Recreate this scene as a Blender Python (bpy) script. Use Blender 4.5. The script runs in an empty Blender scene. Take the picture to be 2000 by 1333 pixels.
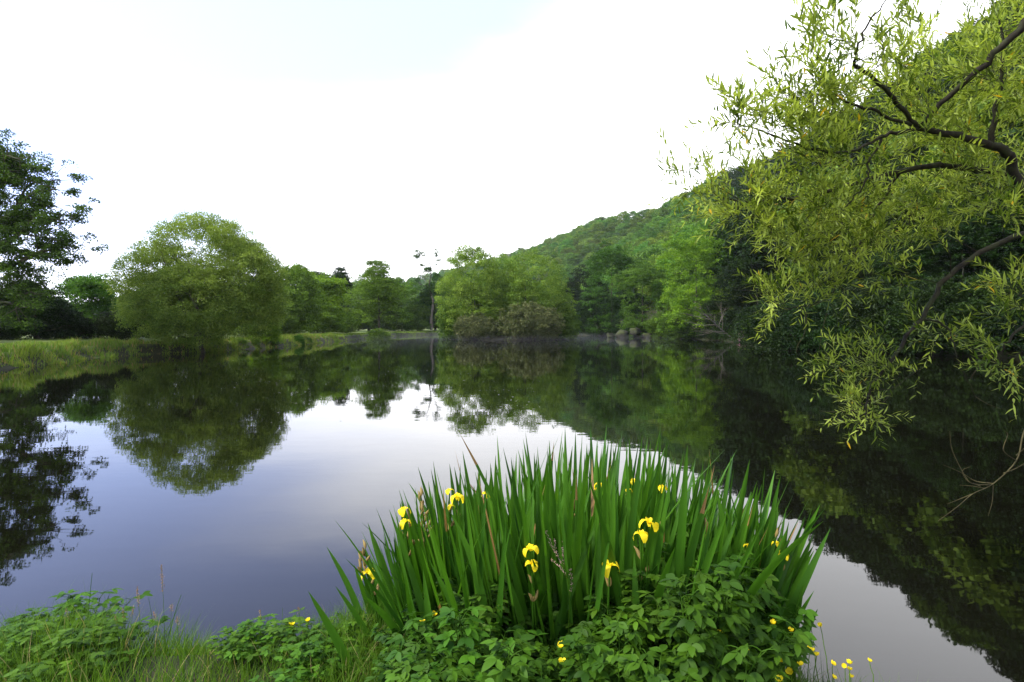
import bpy, math, random
import numpy as np
from mathutils import Vector
R = math.radians
sc = bpy.context.scene
COL = sc.collection

# ------------------------------------------------------------------ camera
CAM_Z = 1.9; FPX = 1111.1; HZ = 640.0           # lens 20 mm on 36 mm; horizon line of the photo
cam_d = bpy.data.cameras.new('camera'); cam = bpy.data.objects.new('camera', cam_d); COL.objects.link(cam)
cam.location = (0, 0, CAM_Z); cam.rotation_euler = (R(90), 0, 0)
cam_d.lens = 20; cam_d.sensor_width = 36; cam_d.shift_y = -(666.5 - HZ) / 2000
cam_d.clip_start = 0.05; cam_d.clip_end = 5000
sc.camera = cam

# ------------------------------------------------------------------ world: nishita sky and a high veil of cloud
SUN_EL, SUN_AZ = 44, -105                        # azimuth measured from +Y, clockwise
world = bpy.data.worlds.new('World'); sc.world = world; world.use_nodes = True
nt = world.node_tree; nt.nodes.clear()
def N(nt, kind, **kw):
    n = nt.nodes.new(kind)
    for k, v in kw.items():
        if k in n.inputs.keys() if isinstance(k, str) else False: n.inputs[k].default_value = v
        else: setattr(n, k, v)
    return n
out = nt.nodes.new('ShaderNodeOutputWorld'); bg = nt.nodes.new('ShaderNodeBackground')
sky = nt.nodes.new('ShaderNodeTexSky'); sky.sky_type = 'NISHITA'; sky.sun_disc = False
sky.sun_elevation = R(SUN_EL); sky.sun_rotation = R(SUN_AZ); sky.air_density = 1.0; sky.dust_density = 1.0; sky.ozone_density = 2.0
bg.inputs['Strength'].default_value = 0.11
tc = nt.nodes.new('ShaderNodeTexCoord')
sep = nt.nodes.new('ShaderNodeSeparateXYZ'); nt.links.new(tc.outputs['Generated'], sep.inputs[0])
mp = nt.nodes.new('ShaderNodeMapping'); mp.inputs['Scale'].default_value = (1.0, 1.0, 3.2); mp.inputs['Location'].default_value = (3.1, 0.4, 1.7)
nt.links.new(tc.outputs['Generated'], mp.inputs[0])
nz = nt.nodes.new('ShaderNodeTexNoise'); nz.inputs['Scale'].default_value = 1.7; nz.inputs['Detail'].default_value = 7; nz.inputs['Roughness'].default_value = 0.5
nt.links.new(mp.outputs[0], nz.inputs['Vector'])
def M(nt, op, a, b=None, c=None, clamp=False):
    n = nt.nodes.new('ShaderNodeMath'); n.operation = op; n.use_clamp = clamp
    for i, x in enumerate((a, b, c)):
        if x is None: continue
        if isinstance(x, (int, float)): n.inputs[i].default_value = x
        else: nt.links.new(x, n.inputs[i])
    return n.outputs[0]
# cloud cover: full near the horizon, thinning upwards, thinner on the left
el = M(nt, 'MULTIPLY', sep.outputs['Z'], -3.4)
az = M(nt, 'MULTIPLY', sep.outputs['X'], 1.5)
cov = M(nt, 'ADD', M(nt, 'ADD', el, az), M(nt, 'MULTIPLY', M(nt, 'SUBTRACT', nz.outputs['Fac'], 0.5), 1.3))
cov = M(nt, 'ADD', cov, 1.78, clamp=True)
mr = nt.nodes.new('ShaderNodeMapRange'); mr.interpolation_type = 'SMOOTHSTEP'
nt.links.new(cov, mr.inputs['Value']); mr.inputs['To Min'].default_value = 0.23; mr.inputs['To Max'].default_value = 1.0
cl = nt.nodes.new('ShaderNodeMix'); cl.data_type = 'RGBA'
nt.links.new(mr.outputs[0], cl.inputs['Factor'])
boost = nt.nodes.new('ShaderNodeMix'); boost.data_type = 'RGBA'; boost.blend_type = 'MULTIPLY'; boost.inputs['Factor'].default_value = 1
nt.links.new(sky.outputs[0], boost.inputs['A']); boost.inputs['B'].default_value = (1.3, 1.42, 2.2, 1)
nt.links.new(boost.outputs['Result'], cl.inputs['A']); cl.inputs['B'].default_value = (15.0, 15.1, 15.6, 1)
nt.links.new(cl.outputs['Result'], bg.inputs['Color']); nt.links.new(bg.outputs[0], out.inputs[0])

# ------------------------------------------------------------------ sun
sd = bpy.data.lights.new('sun', 'SUN'); so = bpy.data.objects.new('sun', sd); COL.objects.link(so)
sd.energy = 4.2; sd.angle = R(9); sd.color = (1.0, 0.93, 0.80)
sv = Vector((math.sin(R(SUN_AZ)) * math.cos(R(SUN_EL)), math.cos(R(SUN_AZ)) * math.cos(R(SUN_EL)), math.sin(R(SUN_EL))))
so.rotation_euler = sv.to_track_quat('Z', 'Y').to_euler(); so.location = (-20, 0, 40)
sc.view_settings.view_transform = 'Standard'; sc.view_settings.look = 'None'
sc.view_settings.gamma = 1; sc.view_settings.exposure = 0.80
sc.cycles.max_bounces = 7; sc.cycles.diffuse_bounces = 2; sc.cycles.glossy_bounces = 3; sc.cycles.transmission_bounces = 4
sc.cycles.volume_bounces = 0; sc.cycles.transparent_max_bounces = 8
sc.cycles.use_denoising = True

# ------------------------------------------------------------------ helpers
def PT(u, v, Y):
    return np.array([(u - 1000) / FPX * Y, Y, CAM_Z - (v - HZ) / FPX * Y])
def unit(a):
    return a / np.maximum(np.linalg.norm(a, axis=-1, keepdims=True), 1e-9)
def smooth(x):
    x = np.clip(x, 0, 1); return x * x * (3 - 2 * x)

class Geo:
    """collects vertices, quads and a tint per face"""
    def __init__(s): s.v = []; s.f = []; s.t = []; s.n = 0
    def add(s, V, F, T=0.5):
        V = np.asarray(V, float).reshape(-1, 3); F = np.asarray(F, int).reshape(-1, 4)
        s.v.append(V); s.f.append(F + s.n); s.n += len(V)
        s.t.append(np.broadcast_to(np.asarray(T, float), (len(F),)).copy())
    def mesh(s, name, mat, smooth_=False):
        V = np.concatenate(s.v); F = np.concatenate(s.f); T = np.concatenate(s.t)
        me = bpy.data.meshes.new(name)
        me.vertices.add(len(V)); me.vertices.foreach_set('co', V.astype(np.float32).ravel())
        me.loops.add(len(F) * 4); me.loops.foreach_set('vertex_index', F.astype(np.int32).ravel())
        me.polygons.add(len(F)); me.polygons.foreach_set('loop_start', np.arange(0, len(F) * 4, 4, dtype=np.int32))
        me.polygons.foreach_set('loop_total', np.full(len(F), 4, np.int32))
        if smooth_: me.polygons.foreach_set('use_smooth', np.ones(len(F), bool))
        a = me.attributes.new('tint', 'FLOAT', 'FACE'); a.data.foreach_set('value', T.astype(np.float32))
        me.materials.append(mat); me.update(calc_edges=True); me.validate()
        return me

def link(name, me, parent=None, loc=None):
    o = bpy.data.objects.new(name, me); COL.objects.link(o)
    if parent is not None: o.parent = parent
    if loc is not None: o.location = loc
    return o
def tag(o, label=None, cat=None, group=None, kind=None):
    for k, v in (('label', label), ('category', cat), ('group', group), ('kind', kind)):
        if v: o[k] = v
    return o
def thing(name, label, cat, loc=(0, 0, 0), rz=0, group=None):
    o = bpy.data.objects.new(name, None); COL.objects.link(o); o.location = loc; o.rotation_euler = (0, 0, rz)
    o.empty_display_size = 0.2
    return tag(o, label, cat, group)

def diamonds(g, P, D, Nn, L, W, T):
    """one four-cornered leaf per point"""
    S = unit(np.cross(D, Nn)); L = np.asarray(L).reshape(-1, 1); W = np.asarray(W).reshape(-1, 1)
    V = np.stack([P, P + D * L * 0.45 + S * W * 0.5, P + D * L, P + D * L * 0.45 - S * W * 0.5], 1)
    g.add(V, np.arange(len(P) * 4), T)

def blades(g, B, D, Nn, L, W, prof, bend=0.0, fold=0.0, T=0.5, pa=None, pb=None, twist=0.0):
    """many strip-shaped leaves; prof = half widths per row; three columns with a fold along the midrib"""
    n = len(B); k = len(prof); t = np.linspace(0, 1, k)
    D = unit(D); S = unit(np.cross(D, Nn)); Nn = unit(np.cross(S, D))
    pa = t if pa is None else np.asarray(pa); pb = t ** 2 if pb is None else np.asarray(pb)
    L = np.broadcast_to(L, (n,))[:, None, None]; W = np.broadcast_to(W, (n,))[:, None, None]
    bend = np.broadcast_to(bend, (n,))[:, None, None]
    C = B[:, None, :] + L * (pa[None, :, None] * D[:, None, :] + bend * pb[None, :, None] * Nn[:, None, :])
    w = W * np.asarray(prof)[None, :, None]
    tw = np.asarray(np.broadcast_to(twist, (n,)))[:, None, None] * t[None, :, None]
    SS = S[:, None, :] * np.cos(tw) + Nn[:, None, :] * np.sin(tw); NN = Nn[:, None, :] * np.cos(tw) - S[:, None, :] * np.sin(tw)
    Lf = C + SS * w + NN * w * fold; Rt = C - SS * w + NN * w * fold
    V = np.stack([Lf, C, Rt], 2)                 # n, k, 3cols, 3
    idx = np.arange(n * k * 3).reshape(n, k, 3)
    q1 = np.stack([idx[:, :-1, 0], idx[:, :-1, 1], idx[:, 1:, 1], idx[:, 1:, 0]], -1)
    q2 = np.stack([idx[:, :-1, 1], idx[:, :-1, 2], idx[:, 1:, 2], idx[:, 1:, 1]], -1)
    F = np.stack([q1, q2], 2).reshape(-1, 4)
    T = np.asarray(T, float); T = T.ravel() if T.size == n * (k - 1) * 2 and T.size != n else np.repeat(np.broadcast_to(T, (n,)), (k - 1) * 2)
    g.add(V, F, T)

def tube(g, pts, rad, sides=6, T=0.5):
    pts = np.asarray(pts, float); n = len(pts); rad = np.broadcast_to(rad, (n,))
    tan = unit(np.gradient(pts, axis=0))
    ref = np.array([0, 0, 1.0]) if abs(tan[0][2]) < 0.9 else np.array([1.0, 0, 0])
    rings = []
    a = np.arange(sides) / sides * 2 * math.pi
    for i in range(n):
        s = unit(np.cross(tan[i], ref)); u = np.cross(s, tan[i]); ref = u if np.linalg.norm(u) > 0.1 else ref
        rings.append(pts[i] + rad[i] * (np.cos(a)[:, None] * s + np.sin(a)[:, None] * u))
    V = np.concatenate(rings); F = []
    for i in range(n - 1):
        for j in range(sides):
            k = (j + 1) % sides
            F.append((i * sides + j, i * sides + k, (i + 1) * sides + k, (i + 1) * sides + j))
    g.add(V, F, T)

def curve(a, b, c, n=8, wob=0.0, rng=None):
    t = np.linspace(0, 1, n)[:, None]
    p = (1 - t) ** 2 * a + 2 * (1 - t) * t * b + t ** 2 * c
    if wob and rng is not None:
        w = rng.normal(0, wob, (n, 3)); w[0] = 0; p = p + w * np.sin(t * math.pi) ** .5
    return p
def catmull(P, n=6):
    P = [np.asarray(p, float) for p in P]; P = [2 * P[0] - P[1]] + P + [2 * P[-1] - P[-2]]; o = []
    for i in range(1, len(P) - 2):
        for t in np.linspace(0, 1, n, endpoint=False):
            a, b, c, d = P[i - 1:i + 3]
            o.append(.5 * (2 * b + (c - a) * t + (2 * a - 5 * b + 4 * c - d) * t * t + (3 * b - 3 * c + d - a) * t ** 3))
    o.append(P[-2]); return np.array(o)

# ------------------------------------------------------------------ materials
def new_mat(name):
    m = bpy.data.materials.new(name); m.use_nodes = True; t = m.node_tree; t.nodes.clear()
    o = t.nodes.new('ShaderNodeOutputMaterial'); return m, t, o
def leaf_mat(name, dark, light, trans=0.27, rough=0.65, var=0.25, hue=0.03, spec=0.16, yellow=None, nscale=None):
    m, t, o = new_mat(name)
    at = t.nodes.new('ShaderNodeAttribute'); at.attribute_name = 'tint'
    mx = t.nodes.new('ShaderNodeMix'); mx.data_type = 'RGBA'
    t.links.new(at.outputs['Fac'], mx.inputs['Factor']); mx.inputs['A'].default_value = (*dark, 1); mx.inputs['B'].default_value = (*light, 1)
    col = mx.outputs['Result']
    if yellow:                                    # a few leaves of another colour
        m2 = t.nodes.new('ShaderNodeMix'); m2.data_type = 'RGBA'
        t.links.new(M(t, 'GREATER_THAN', at.outputs['Fac'], 1.05), m2.inputs['Factor']); t.links.new(col, m2.inputs['A']); m2.inputs['B'].default_value = (*yellow, 1)
        col = m2.outputs['Result']
    if var:
        oi = t.nodes.new('ShaderNodeObjectInfo'); hs = t.nodes.new('ShaderNodeHueSaturation')
        t.links.new(M(t, 'MULTIPLY_ADD', oi.outputs['Random'], 2 * var, 1 - var), hs.inputs['Value'])
        rr = M(t, 'FRACT', M(t, 'MULTIPLY', oi.outputs['Random'], 17.3))
        t.links.new(M(t, 'MULTIPLY_ADD', rr, 2 * hue, 0.5 - hue), hs.inputs['Hue'])
        t.links.new(col, hs.inputs['Color']); col = hs.outputs['Color']
    if nscale:
        tcn = t.nodes.new('ShaderNodeTexCoord'); n = t.nodes.new('ShaderNodeTexNoise'); n.inputs['Scale'].default_value = nscale; n.inputs['Detail'].default_value = 3
        t.links.new(tcn.outputs['Object'], n.inputs['Vector'])
        h2 = t.nodes.new('ShaderNodeHueSaturation'); t.links.new(M(t, 'MULTIPLY_ADD', n.outputs['Fac'], 1.2, 0.4), h2.inputs['Value'])
        t.links.new(M(t, 'MULTIPLY_ADD', n.outputs['Fac'], -0.09, 0.545), h2.inputs['Hue'])
        t.links.new(col, h2.inputs['Color']); col = h2.outputs['Color']
    p = t.nodes.new('ShaderNodeBsdfPrincipled'); p.inputs['Roughness'].default_value = rough
    p.inputs['Specular IOR Level'].default_value = spec; t.links.new(col, p.inputs['Base Color'])
    tr = t.nodes.new('ShaderNodeBsdfTranslucent'); h3 = t.nodes.new('ShaderNodeMix'); h3.data_type = 'RGBA'; h3.blend_type = 'MULTIPLY'; h3.inputs['Factor'].default_value = 1
    t.links.new(col, h3.inputs['A']); h3.inputs['B'].default_value = (1.5, 1.5, 0.8, 1); t.links.new(h3.outputs['Result'], tr.inputs['Color'])
    ms = t.nodes.new('ShaderNodeMixShader'); ms.inputs[0].default_value = trans
    t.links.new(p.outputs[0], ms.inputs[1]); t.links.new(tr.outputs[0], ms.inputs[2]); t.links.new(ms.outputs[0], o.inputs[0])
    return m
def rough_mat(name, c1, c2, scale=6, rough=0.85, bump=0.3, stretch=(1, 1, 1), c3=None, scale3=1.0):
    m, t, o = new_mat(name)
    tcn = t.nodes.new('ShaderNodeTexCoord'); mpn = t.nodes.new('ShaderNodeMapping'); mpn.inputs['Scale'].default_value = stretch
    t.links.new(tcn.outputs['Object'], mpn.inputs[0])
    n = t.nodes.new('ShaderNodeTexNoise'); n.inputs['Scale'].default_value = scale; n.inputs['Detail'].default_value = 8; n.inputs['Roughness'].default_value = 0.65
    t.links.new(mpn.outputs[0], n.inputs['Vector'])
    r = t.nodes.new('ShaderNodeValToRGB'); r.color_ramp.elements[0].position = 0.35; r.color_ramp.elements[1].position = 0.68
    r.color_ramp.elements[0].color = (*c1, 1); r.color_ramp.elements[1].color = (*c2, 1); t.links.new(n.outputs['Fac'], r.inputs[0])
    col = r.outputs[0]
    if c3:
        n3 = t.nodes.new('ShaderNodeTexNoise'); n3.inputs['Scale'].default_value = scale3; n3.inputs['Detail'].default_value = 5; t.links.new(tcn.outputs['Object'], n3.inputs['Vector'])
        r3 = t.nodes.new('ShaderNodeValToRGB'); r3.color_ramp.elements[0].position = 0.45; r3.color_ramp.elements[1].position = 0.62; t.links.new(n3.outputs['Fac'], r3.inputs[0])
        mx = t.nodes.new('ShaderNodeMix'); mx.data_type = 'RGBA'; t.links.new(r3.outputs[0], mx.inputs['Factor']); t.links.new(col, mx.inputs['A']); mx.inputs['B'].default_value = (*c3, 1); col = mx.outputs['Result']
    p = t.nodes.new('ShaderNodeBsdfPrincipled'); p.inputs['Roughness'].default_value = rough; p.inputs['Specular IOR Level'].default_value = 0.2
    b = t.nodes.new('ShaderNodeBump'); b.inputs['Strength'].default_value = bump; t.links.new(n.outputs['Fac'], b.inputs['Height']); t.links.new(b.outputs[0], p.inputs['Normal'])
    t.links.new(col, p.inputs['Base Color']); t.links.new(p.outputs[0], o.inputs[0]); return m

bark = rough_mat('bark', (0.02, 0.017, 0.011), (0.075, 0.062, 0.045), 9, stretch=(1, 1, .25), c3=(0.07, 0.085, 0.035), scale3=3)
bark_pale = rough_mat('bark_pale', (0.07, 0.062, 0.045), (0.19, 0.165, 0.13), 5, stretch=(1, 1, .3))
bark_willow = rough_mat('bark_willow', (0.008, 0.006, 0.004), (0.03, 0.025, 0.013), 30, stretch=(1, 1, .5), c3=(0.03, 0.034, 0.012), scale3=14)
twig_mat = rough_mat('twig', (0.028, 0.025, 0.01), (0.075, 0.065, 0.024), 20)
deadwood = rough_mat('deadwood', (0.07, 0.06, 0.042), (0.17, 0.15, 0.12), 8)
rock_mat = rough_mat('rock', (0.012, 0.013, 0.008), (0.05, 0.05, 0.036), 2.2, bump=0.9, c3=(0.04, 0.05, 0.015), scale3=0.9)
L_far = leaf_mat('leaf_far', (0.042, 0.100, 0.009), (0.135, 0.240, 0.024), var=0.3, hue=0.03)
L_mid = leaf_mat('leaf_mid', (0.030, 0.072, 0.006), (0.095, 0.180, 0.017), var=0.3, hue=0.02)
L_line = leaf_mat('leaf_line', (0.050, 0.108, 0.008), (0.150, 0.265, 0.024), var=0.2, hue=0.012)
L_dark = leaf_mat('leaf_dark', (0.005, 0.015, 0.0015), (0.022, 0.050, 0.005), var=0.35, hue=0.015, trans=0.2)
L_bright = leaf_mat('leaf_bright', (0.065, 0.145, 0.007), (0.185, 0.320, 0.016), var=0.1, hue=0.01)
L_oak = leaf_mat('leaf_oak', (0.020, 0.048, 0.005), (0.075, 0.140, 0.015), var=0, trans=0.25)
L_sallow = leaf_mat('leaf_sallow', (0.068, 0.125, 0.013), (0.225, 0.310, 0.050), var=0, trans=0.3)
L_island = leaf_mat('leaf_island', (0.080, 0.150, 0.012), (0.225, 0.320, 0.040), var=0.1, hue=0.01)
L_grey = leaf_mat('leaf_greyish', (0.058, 0.080, 0.022), (0.160, 0.175, 0.065), var=0, trans=0.2)
L_willow = leaf_mat('leaf_willow', (0.060, 0.105, 0.009), (0.370, 0.450, 0.075), var=0, trans=0.42, rough=0.42, yellow=(0.55, 0.36, 0.02))
L_iris = leaf_mat('leaf_iris', (0.014, 0.060, 0.004), (0.065, 0.175, 0.010), var=0, trans=0.28, rough=0.45, spec=0.25, yellow=(0.22, 0.13, 0.05))
L_herb = leaf_mat('leaf_herb', (0.013, 0.044, 0.002), (0.058, 0.140, 0.005), var=0.2, hue=0.01, trans=0.25, rough=0.6)
L_herb2 = leaf_mat('leaf_herb_light', (0.020, 0.068, 0.003), (0.088, 0.195, 0.008), var=0.15, hue=0.01, trans=0.35, rough=0.6)
L_grass = leaf_mat('leaf_grass', (0.028, 0.080, 0.005), (0.120, 0.225, 0.016), var=0, trans=0.35, yellow=(0.30, 0.24, 0.10))
L_bank = leaf_mat('leaf_bank_grass', (0.050, 0.105, 0.010), (0.170, 0.245, 0.035), var=0, trans=0.35, nscale=0.35, yellow=(0.25, 0.17, 0.08))
petal = leaf_mat('petal_yellow', (0.80, 0.62, 0.01), (0.90, 0.74, 0.03), var=0, trans=0.4, spec=0.2)
petal_pink = leaf_mat('petal_pink', (0.35, 0.16, 0.28), (0.55, 0.30, 0.45), var=0)
seed_mat = leaf_mat('seed_head', (0.16, 0.08, 0.05), (0.38, 0.24, 0.15), var=0, trans=0.2)
bud_mat = leaf_mat('bud', (0.14, 0.10, 0.03), (0.30, 0.22, 0.07), var=0, trans=0.1)

# ------------------------------------------------------------------ terrain
POND = np.array([(-28, 8), (-20, 4.0), (-8, 3.35), (-3, 3.2), (-1.3, 3.25), (-0.7, 3.5), (0.4, 3.8), (1.3, 3.45), (1.6, 2.85), (2.1, 2.35), (3.4, 2.5),
    (4.9, 4.1), (8, 7), (18, 12), (30, 20), (31.6, 35), (26.6, 42), (23.8, 52.8), (28.5, 70), (30.4, 84), (28.5, 105), (20, 132), (15, 152), (-21, 152),
    (-25.5, 125), (-24.8, 92), (-23.7, 75), (-22.6, 57), (-23.2, 49), (-23.6, 42.8), (-25.6, 40.6), (-25.8, 34.5), (-23.8, 30.2), (-23.0, 22)], float)
RIDGE = np.array([(-520, 760, 30), (-330, 800, 48), (-160, 820, 60), (-105, 820, 66), (32, 640, 80), (52, 579, 82), (86, 478, 83), (115, 430, 82), (125, 347, 78), (130, 289, 73), (132, 180, 74), (135, 60, 74), (140, -80, 70)], float)
def seg_dist(P, A, B):
    ab = B - A; t = np.clip(((P - A) @ ab) / (ab @ ab), 0, 1); q = A + t[:, None] * ab
    return np.linalg.norm(P - q, axis=1), t
def pond_sd(P):
    d = np.full(len(P), 1e9); ins = np.zeros(len(P), bool); n = len(POND)
    for i in range(n):
        A, B = POND[i], POND[(i + 1) % n]
        d = np.minimum(d, seg_dist(P, A, B)[0])
        c = ((A[1] > P[:, 1]) != (B[1] > P[:, 1]))
        with np.errstate(divide='ignore', invalid='ignore'):
            x = (B[0] - A[0]) * (P[:, 1] - A[1]) / (B[1] - A[1] + 1e-12) + A[0]
        ins ^= c & (P[:, 0] < x)
    return np.where(ins, -d, d)
def vnoise(x, y, s):
    return (np.sin(x * 1.3 / s + 1.7) * np.cos(y * 1.1 / s + .3) + np.sin(x * 2.9 / s + y * 1.7 / s) * .5 + np.cos(y * 4.1 / s - x * 2.3 / s + 2) * .3) / 1.8
def height(X, Y):
    P = np.stack([np.ravel(X), np.ravel(Y)], 1).astype(float); x, y = P.T
    sd = pond_sd(P)
    near = np.clip(1 - (np.hypot(x, y) - 6) / 8, 0, 1)
    sd = sd + vnoise(x, y, 2.2) * 0.5 * (1 - near) + vnoise(x, y, .5) * 0.05
    bank = np.where(sd < 0, np.maximum(sd * 0.5, -1.2), 0)
    w_far = 0.45 + 0.27 * (x < 0) + (0.45 - 0.2 * (x < 0)) * smooth((sd - 1.5) / 10)
    rise = np.where(near > 0, 0.30 * smooth(sd / 0.5) * near + (1 - near) * w_far * smooth(sd / 1.1), w_far * smooth(sd / 1.1))
    best = np.full(len(P), 0.0)
    for i in range(len(RIDGE) - 1):
        d, t = seg_dist(P, RIDGE[i, :2], RIDGE[i + 1, :2]); z = RIDGE[i, 2] * (1 - t) + RIDGE[i + 1, 2] * t
        Wd = 102 if i > 5 else 150
        best = np.maximum(best, z * np.clip(1 - d / Wd, 0, 1) ** 1.05)
    h = bank + np.where(sd > 0, rise + np.minimum(best, np.maximum(sd - 1.0, 0) * 1.0) + vnoise(x, y, 9) * 0.10 * smooth(sd / 6) + vnoise(x, y, 40) * 2.0 * smooth(best / 20), 0)
    return h.reshape(np.shape(X))
def hz(x, y): return float(height(np.array([x]), np.array([y]))[0])

def axis(lo, hi, n, s=6.0):
    a, b = math.asinh(lo / s), math.asinh(hi / s); return np.sinh(np.linspace(a, b, n)) * s
gx = axis(-900, 900, 520, 5); gy = np.concatenate([axis(-120, 1300, 560, 8)])
XX, YY = np.meshgrid(gx, gy); ZZ = height(XX, YY)
g = Geo(); nx, ny = len(gx), len(gy); idx = np.arange(nx * ny).reshape(ny, nx)
F = np.stack([idx[:-1, :-1], idx[:-1, 1:], idx[1:, 1:], idx[1:, :-1]], -1).reshape(-1, 4)
g.add(np.stack([XX, YY, ZZ], -1), F)
ground_mat = rough_mat('grass_ground', (0.085, 0.125, 0.022), (0.17, 0.23, 0.05), 0.8, bump=0.25, c3=(0.09, 0.11, 0.03), scale3=0.12)
# earth shows on the steep sides of the bank, mown grass on the flat
t = ground_mat.node_tree; p = next(n for n in t.nodes if n.type == 'BSDF_PRINCIPLED'); src = p.inputs['Base Color'].links[0].from_socket
geo_n = t.nodes.new('ShaderNodeNewGeometry'); sx = t.nodes.new('ShaderNodeSeparateXYZ'); t.links.new(geo_n.outputs['Normal'], sx.inputs[0])
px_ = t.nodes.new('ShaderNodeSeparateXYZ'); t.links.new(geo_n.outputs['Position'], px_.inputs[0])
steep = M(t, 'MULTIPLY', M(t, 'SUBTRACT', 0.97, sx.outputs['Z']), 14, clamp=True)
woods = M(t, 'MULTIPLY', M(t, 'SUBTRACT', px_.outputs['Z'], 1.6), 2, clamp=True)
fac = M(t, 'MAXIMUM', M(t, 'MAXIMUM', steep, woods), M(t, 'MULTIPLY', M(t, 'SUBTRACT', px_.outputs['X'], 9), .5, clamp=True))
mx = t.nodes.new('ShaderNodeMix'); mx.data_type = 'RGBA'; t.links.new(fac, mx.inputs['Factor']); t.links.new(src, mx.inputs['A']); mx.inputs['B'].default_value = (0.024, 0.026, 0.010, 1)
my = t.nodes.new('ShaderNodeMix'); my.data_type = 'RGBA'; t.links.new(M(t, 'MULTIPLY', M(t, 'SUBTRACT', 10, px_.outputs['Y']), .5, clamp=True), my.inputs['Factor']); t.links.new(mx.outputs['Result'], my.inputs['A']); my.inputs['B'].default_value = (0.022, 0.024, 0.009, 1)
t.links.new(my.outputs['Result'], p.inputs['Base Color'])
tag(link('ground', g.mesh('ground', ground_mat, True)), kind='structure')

# water
wm, t, o = new_mat('pond_water')
p = t.nodes.new('ShaderNodeBsdfPrincipled'); p.inputs['Base Color'].default_value = (0.003, 0.003, 0.0015, 1); p.inputs['Roughness'].default_value = 0.018
p.inputs['IOR'].default_value = 1.40; p.inputs['Specular IOR Level'].default_value = 0.5
tcn = t.nodes.new('ShaderNodeTexCoord'); m1 = t.nodes.new('ShaderNodeMapping'); m1.inputs['Scale'].default_value = (1.0, 2.2, 1); t.links.new(tcn.outputs['Object'], m1.inputs[0])
n1 = t.nodes.new('ShaderNodeTexNoise'); n1.inputs['Scale'].default_value = 1.6; n1.inputs['Detail'].default_value = 2; t.links.new(m1.outputs[0], n1.inputs['Vector'])
n2 = t.nodes.new('ShaderNodeTexNoise'); n2.inputs['Scale'].default_value = 0.22; n2.inputs['Detail'].default_value = 1; t.links.new(m1.outputs[0], n2.inputs['Vector'])
hh = M(t, 'ADD', M(t, 'MULTIPLY', n1.outputs['Fac'], 0.006), M(t, 'MULTIPLY', n2.outputs['Fac'], 0.02))
b = t.nodes.new('ShaderNodeBump'); b.inputs['Strength'].default_value = 1.0; b.inputs['Distance'].default_value = 0.13; t.links.new(hh, b.inputs['Height']); t.links.new(b.outputs[0], p.inputs['Normal'])
t.links.new(p.outputs[0], o.inputs[0])
g = Geo(); g.add([(-40, -3, 0), (45, -3, 0), (45, 190, 0), (-40, 190, 0)], [0, 1, 2, 3])
tag(link('water', g.mesh('water', wm)), kind='structure')

# ------------------------------------------------------------------ tree builders
def crown_geo(g, rng, lobes, ncl, nper, L, W, crad, flat=0.55, inner=0.6, droop=0.0, low=-0.6, tint=None, up=0.35, spread=1.0, ragged=.12):
    """lobes: (cx,cy,cz,rx,ry,rz). Leaves sit on the upper shells of many flattened leaf clumps."""
    lob = np.array(lobes, float); area = (lob[:, 3] * lob[:, 4] * lob[:, 5]) ** (2 / 3)
    li = rng.choice(len(lob), ncl, p=area / area.sum())
    d = unit(rng.normal(size=(ncl, 3))); bad = d[:, 2] < low; d[bad, 2] *= -1
    rr = inner + (1.04 - inner) * rng.random(ncl) ** 0.55 + (rng.random(ncl) < .10) * rng.uniform(0, ragged, ncl)
    c = lob[li, :3] + d * lob[li, 3:] * rr[:, None]
    for j in range(len(lob)):                    # drop clumps buried deep in another lobe
        q = np.linalg.norm((c - lob[j, :3]) / lob[j, 3:], axis=1)
        c = np.where(((q < 0.55) & (li != j))[:, None], c + (c - lob[j, :3]) * 0.5, c)
    cr = crad * rng.uniform(0.6, 1.35, ncl)
    ct = np.clip(rng.normal(0.42, 0.30, ncl), 0, 1) if tint is None else tint(c, rng)
    k = rng.poisson(nper, ncl); ci = np.repeat(np.arange(ncl), k); n = len(ci)
    e = unit(rng.normal(size=(n, 3))); flip = (e[:, 2] < 0) & (rng.random(n) < up + 0.3); e[flip, 2] *= -1
    rad = rng.random(n) ** (1 / 3)
    P = c[ci] + e * (cr[ci] * rad)[:, None] * np.array([spread, spread, flat])
    D = unit(e * 0.6 + rng.normal(0, 0.8, (n, 3)) + np.array([0, 0, -droop]) + d[ci] * 0.3)
    Nn = unit(np.array([0, 0, 0.9]) + rng.normal(0, 0.6, (n, 3)) + e * 0.5)
    T = np.clip(ct[ci] + rng.normal(0, 0.17, n), 0, 1)
    diamonds(g, P, D, Nn, L * rng.uniform(.7, 1.3, n), W * rng.uniform(.7, 1.3, n), T)
    return c

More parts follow.
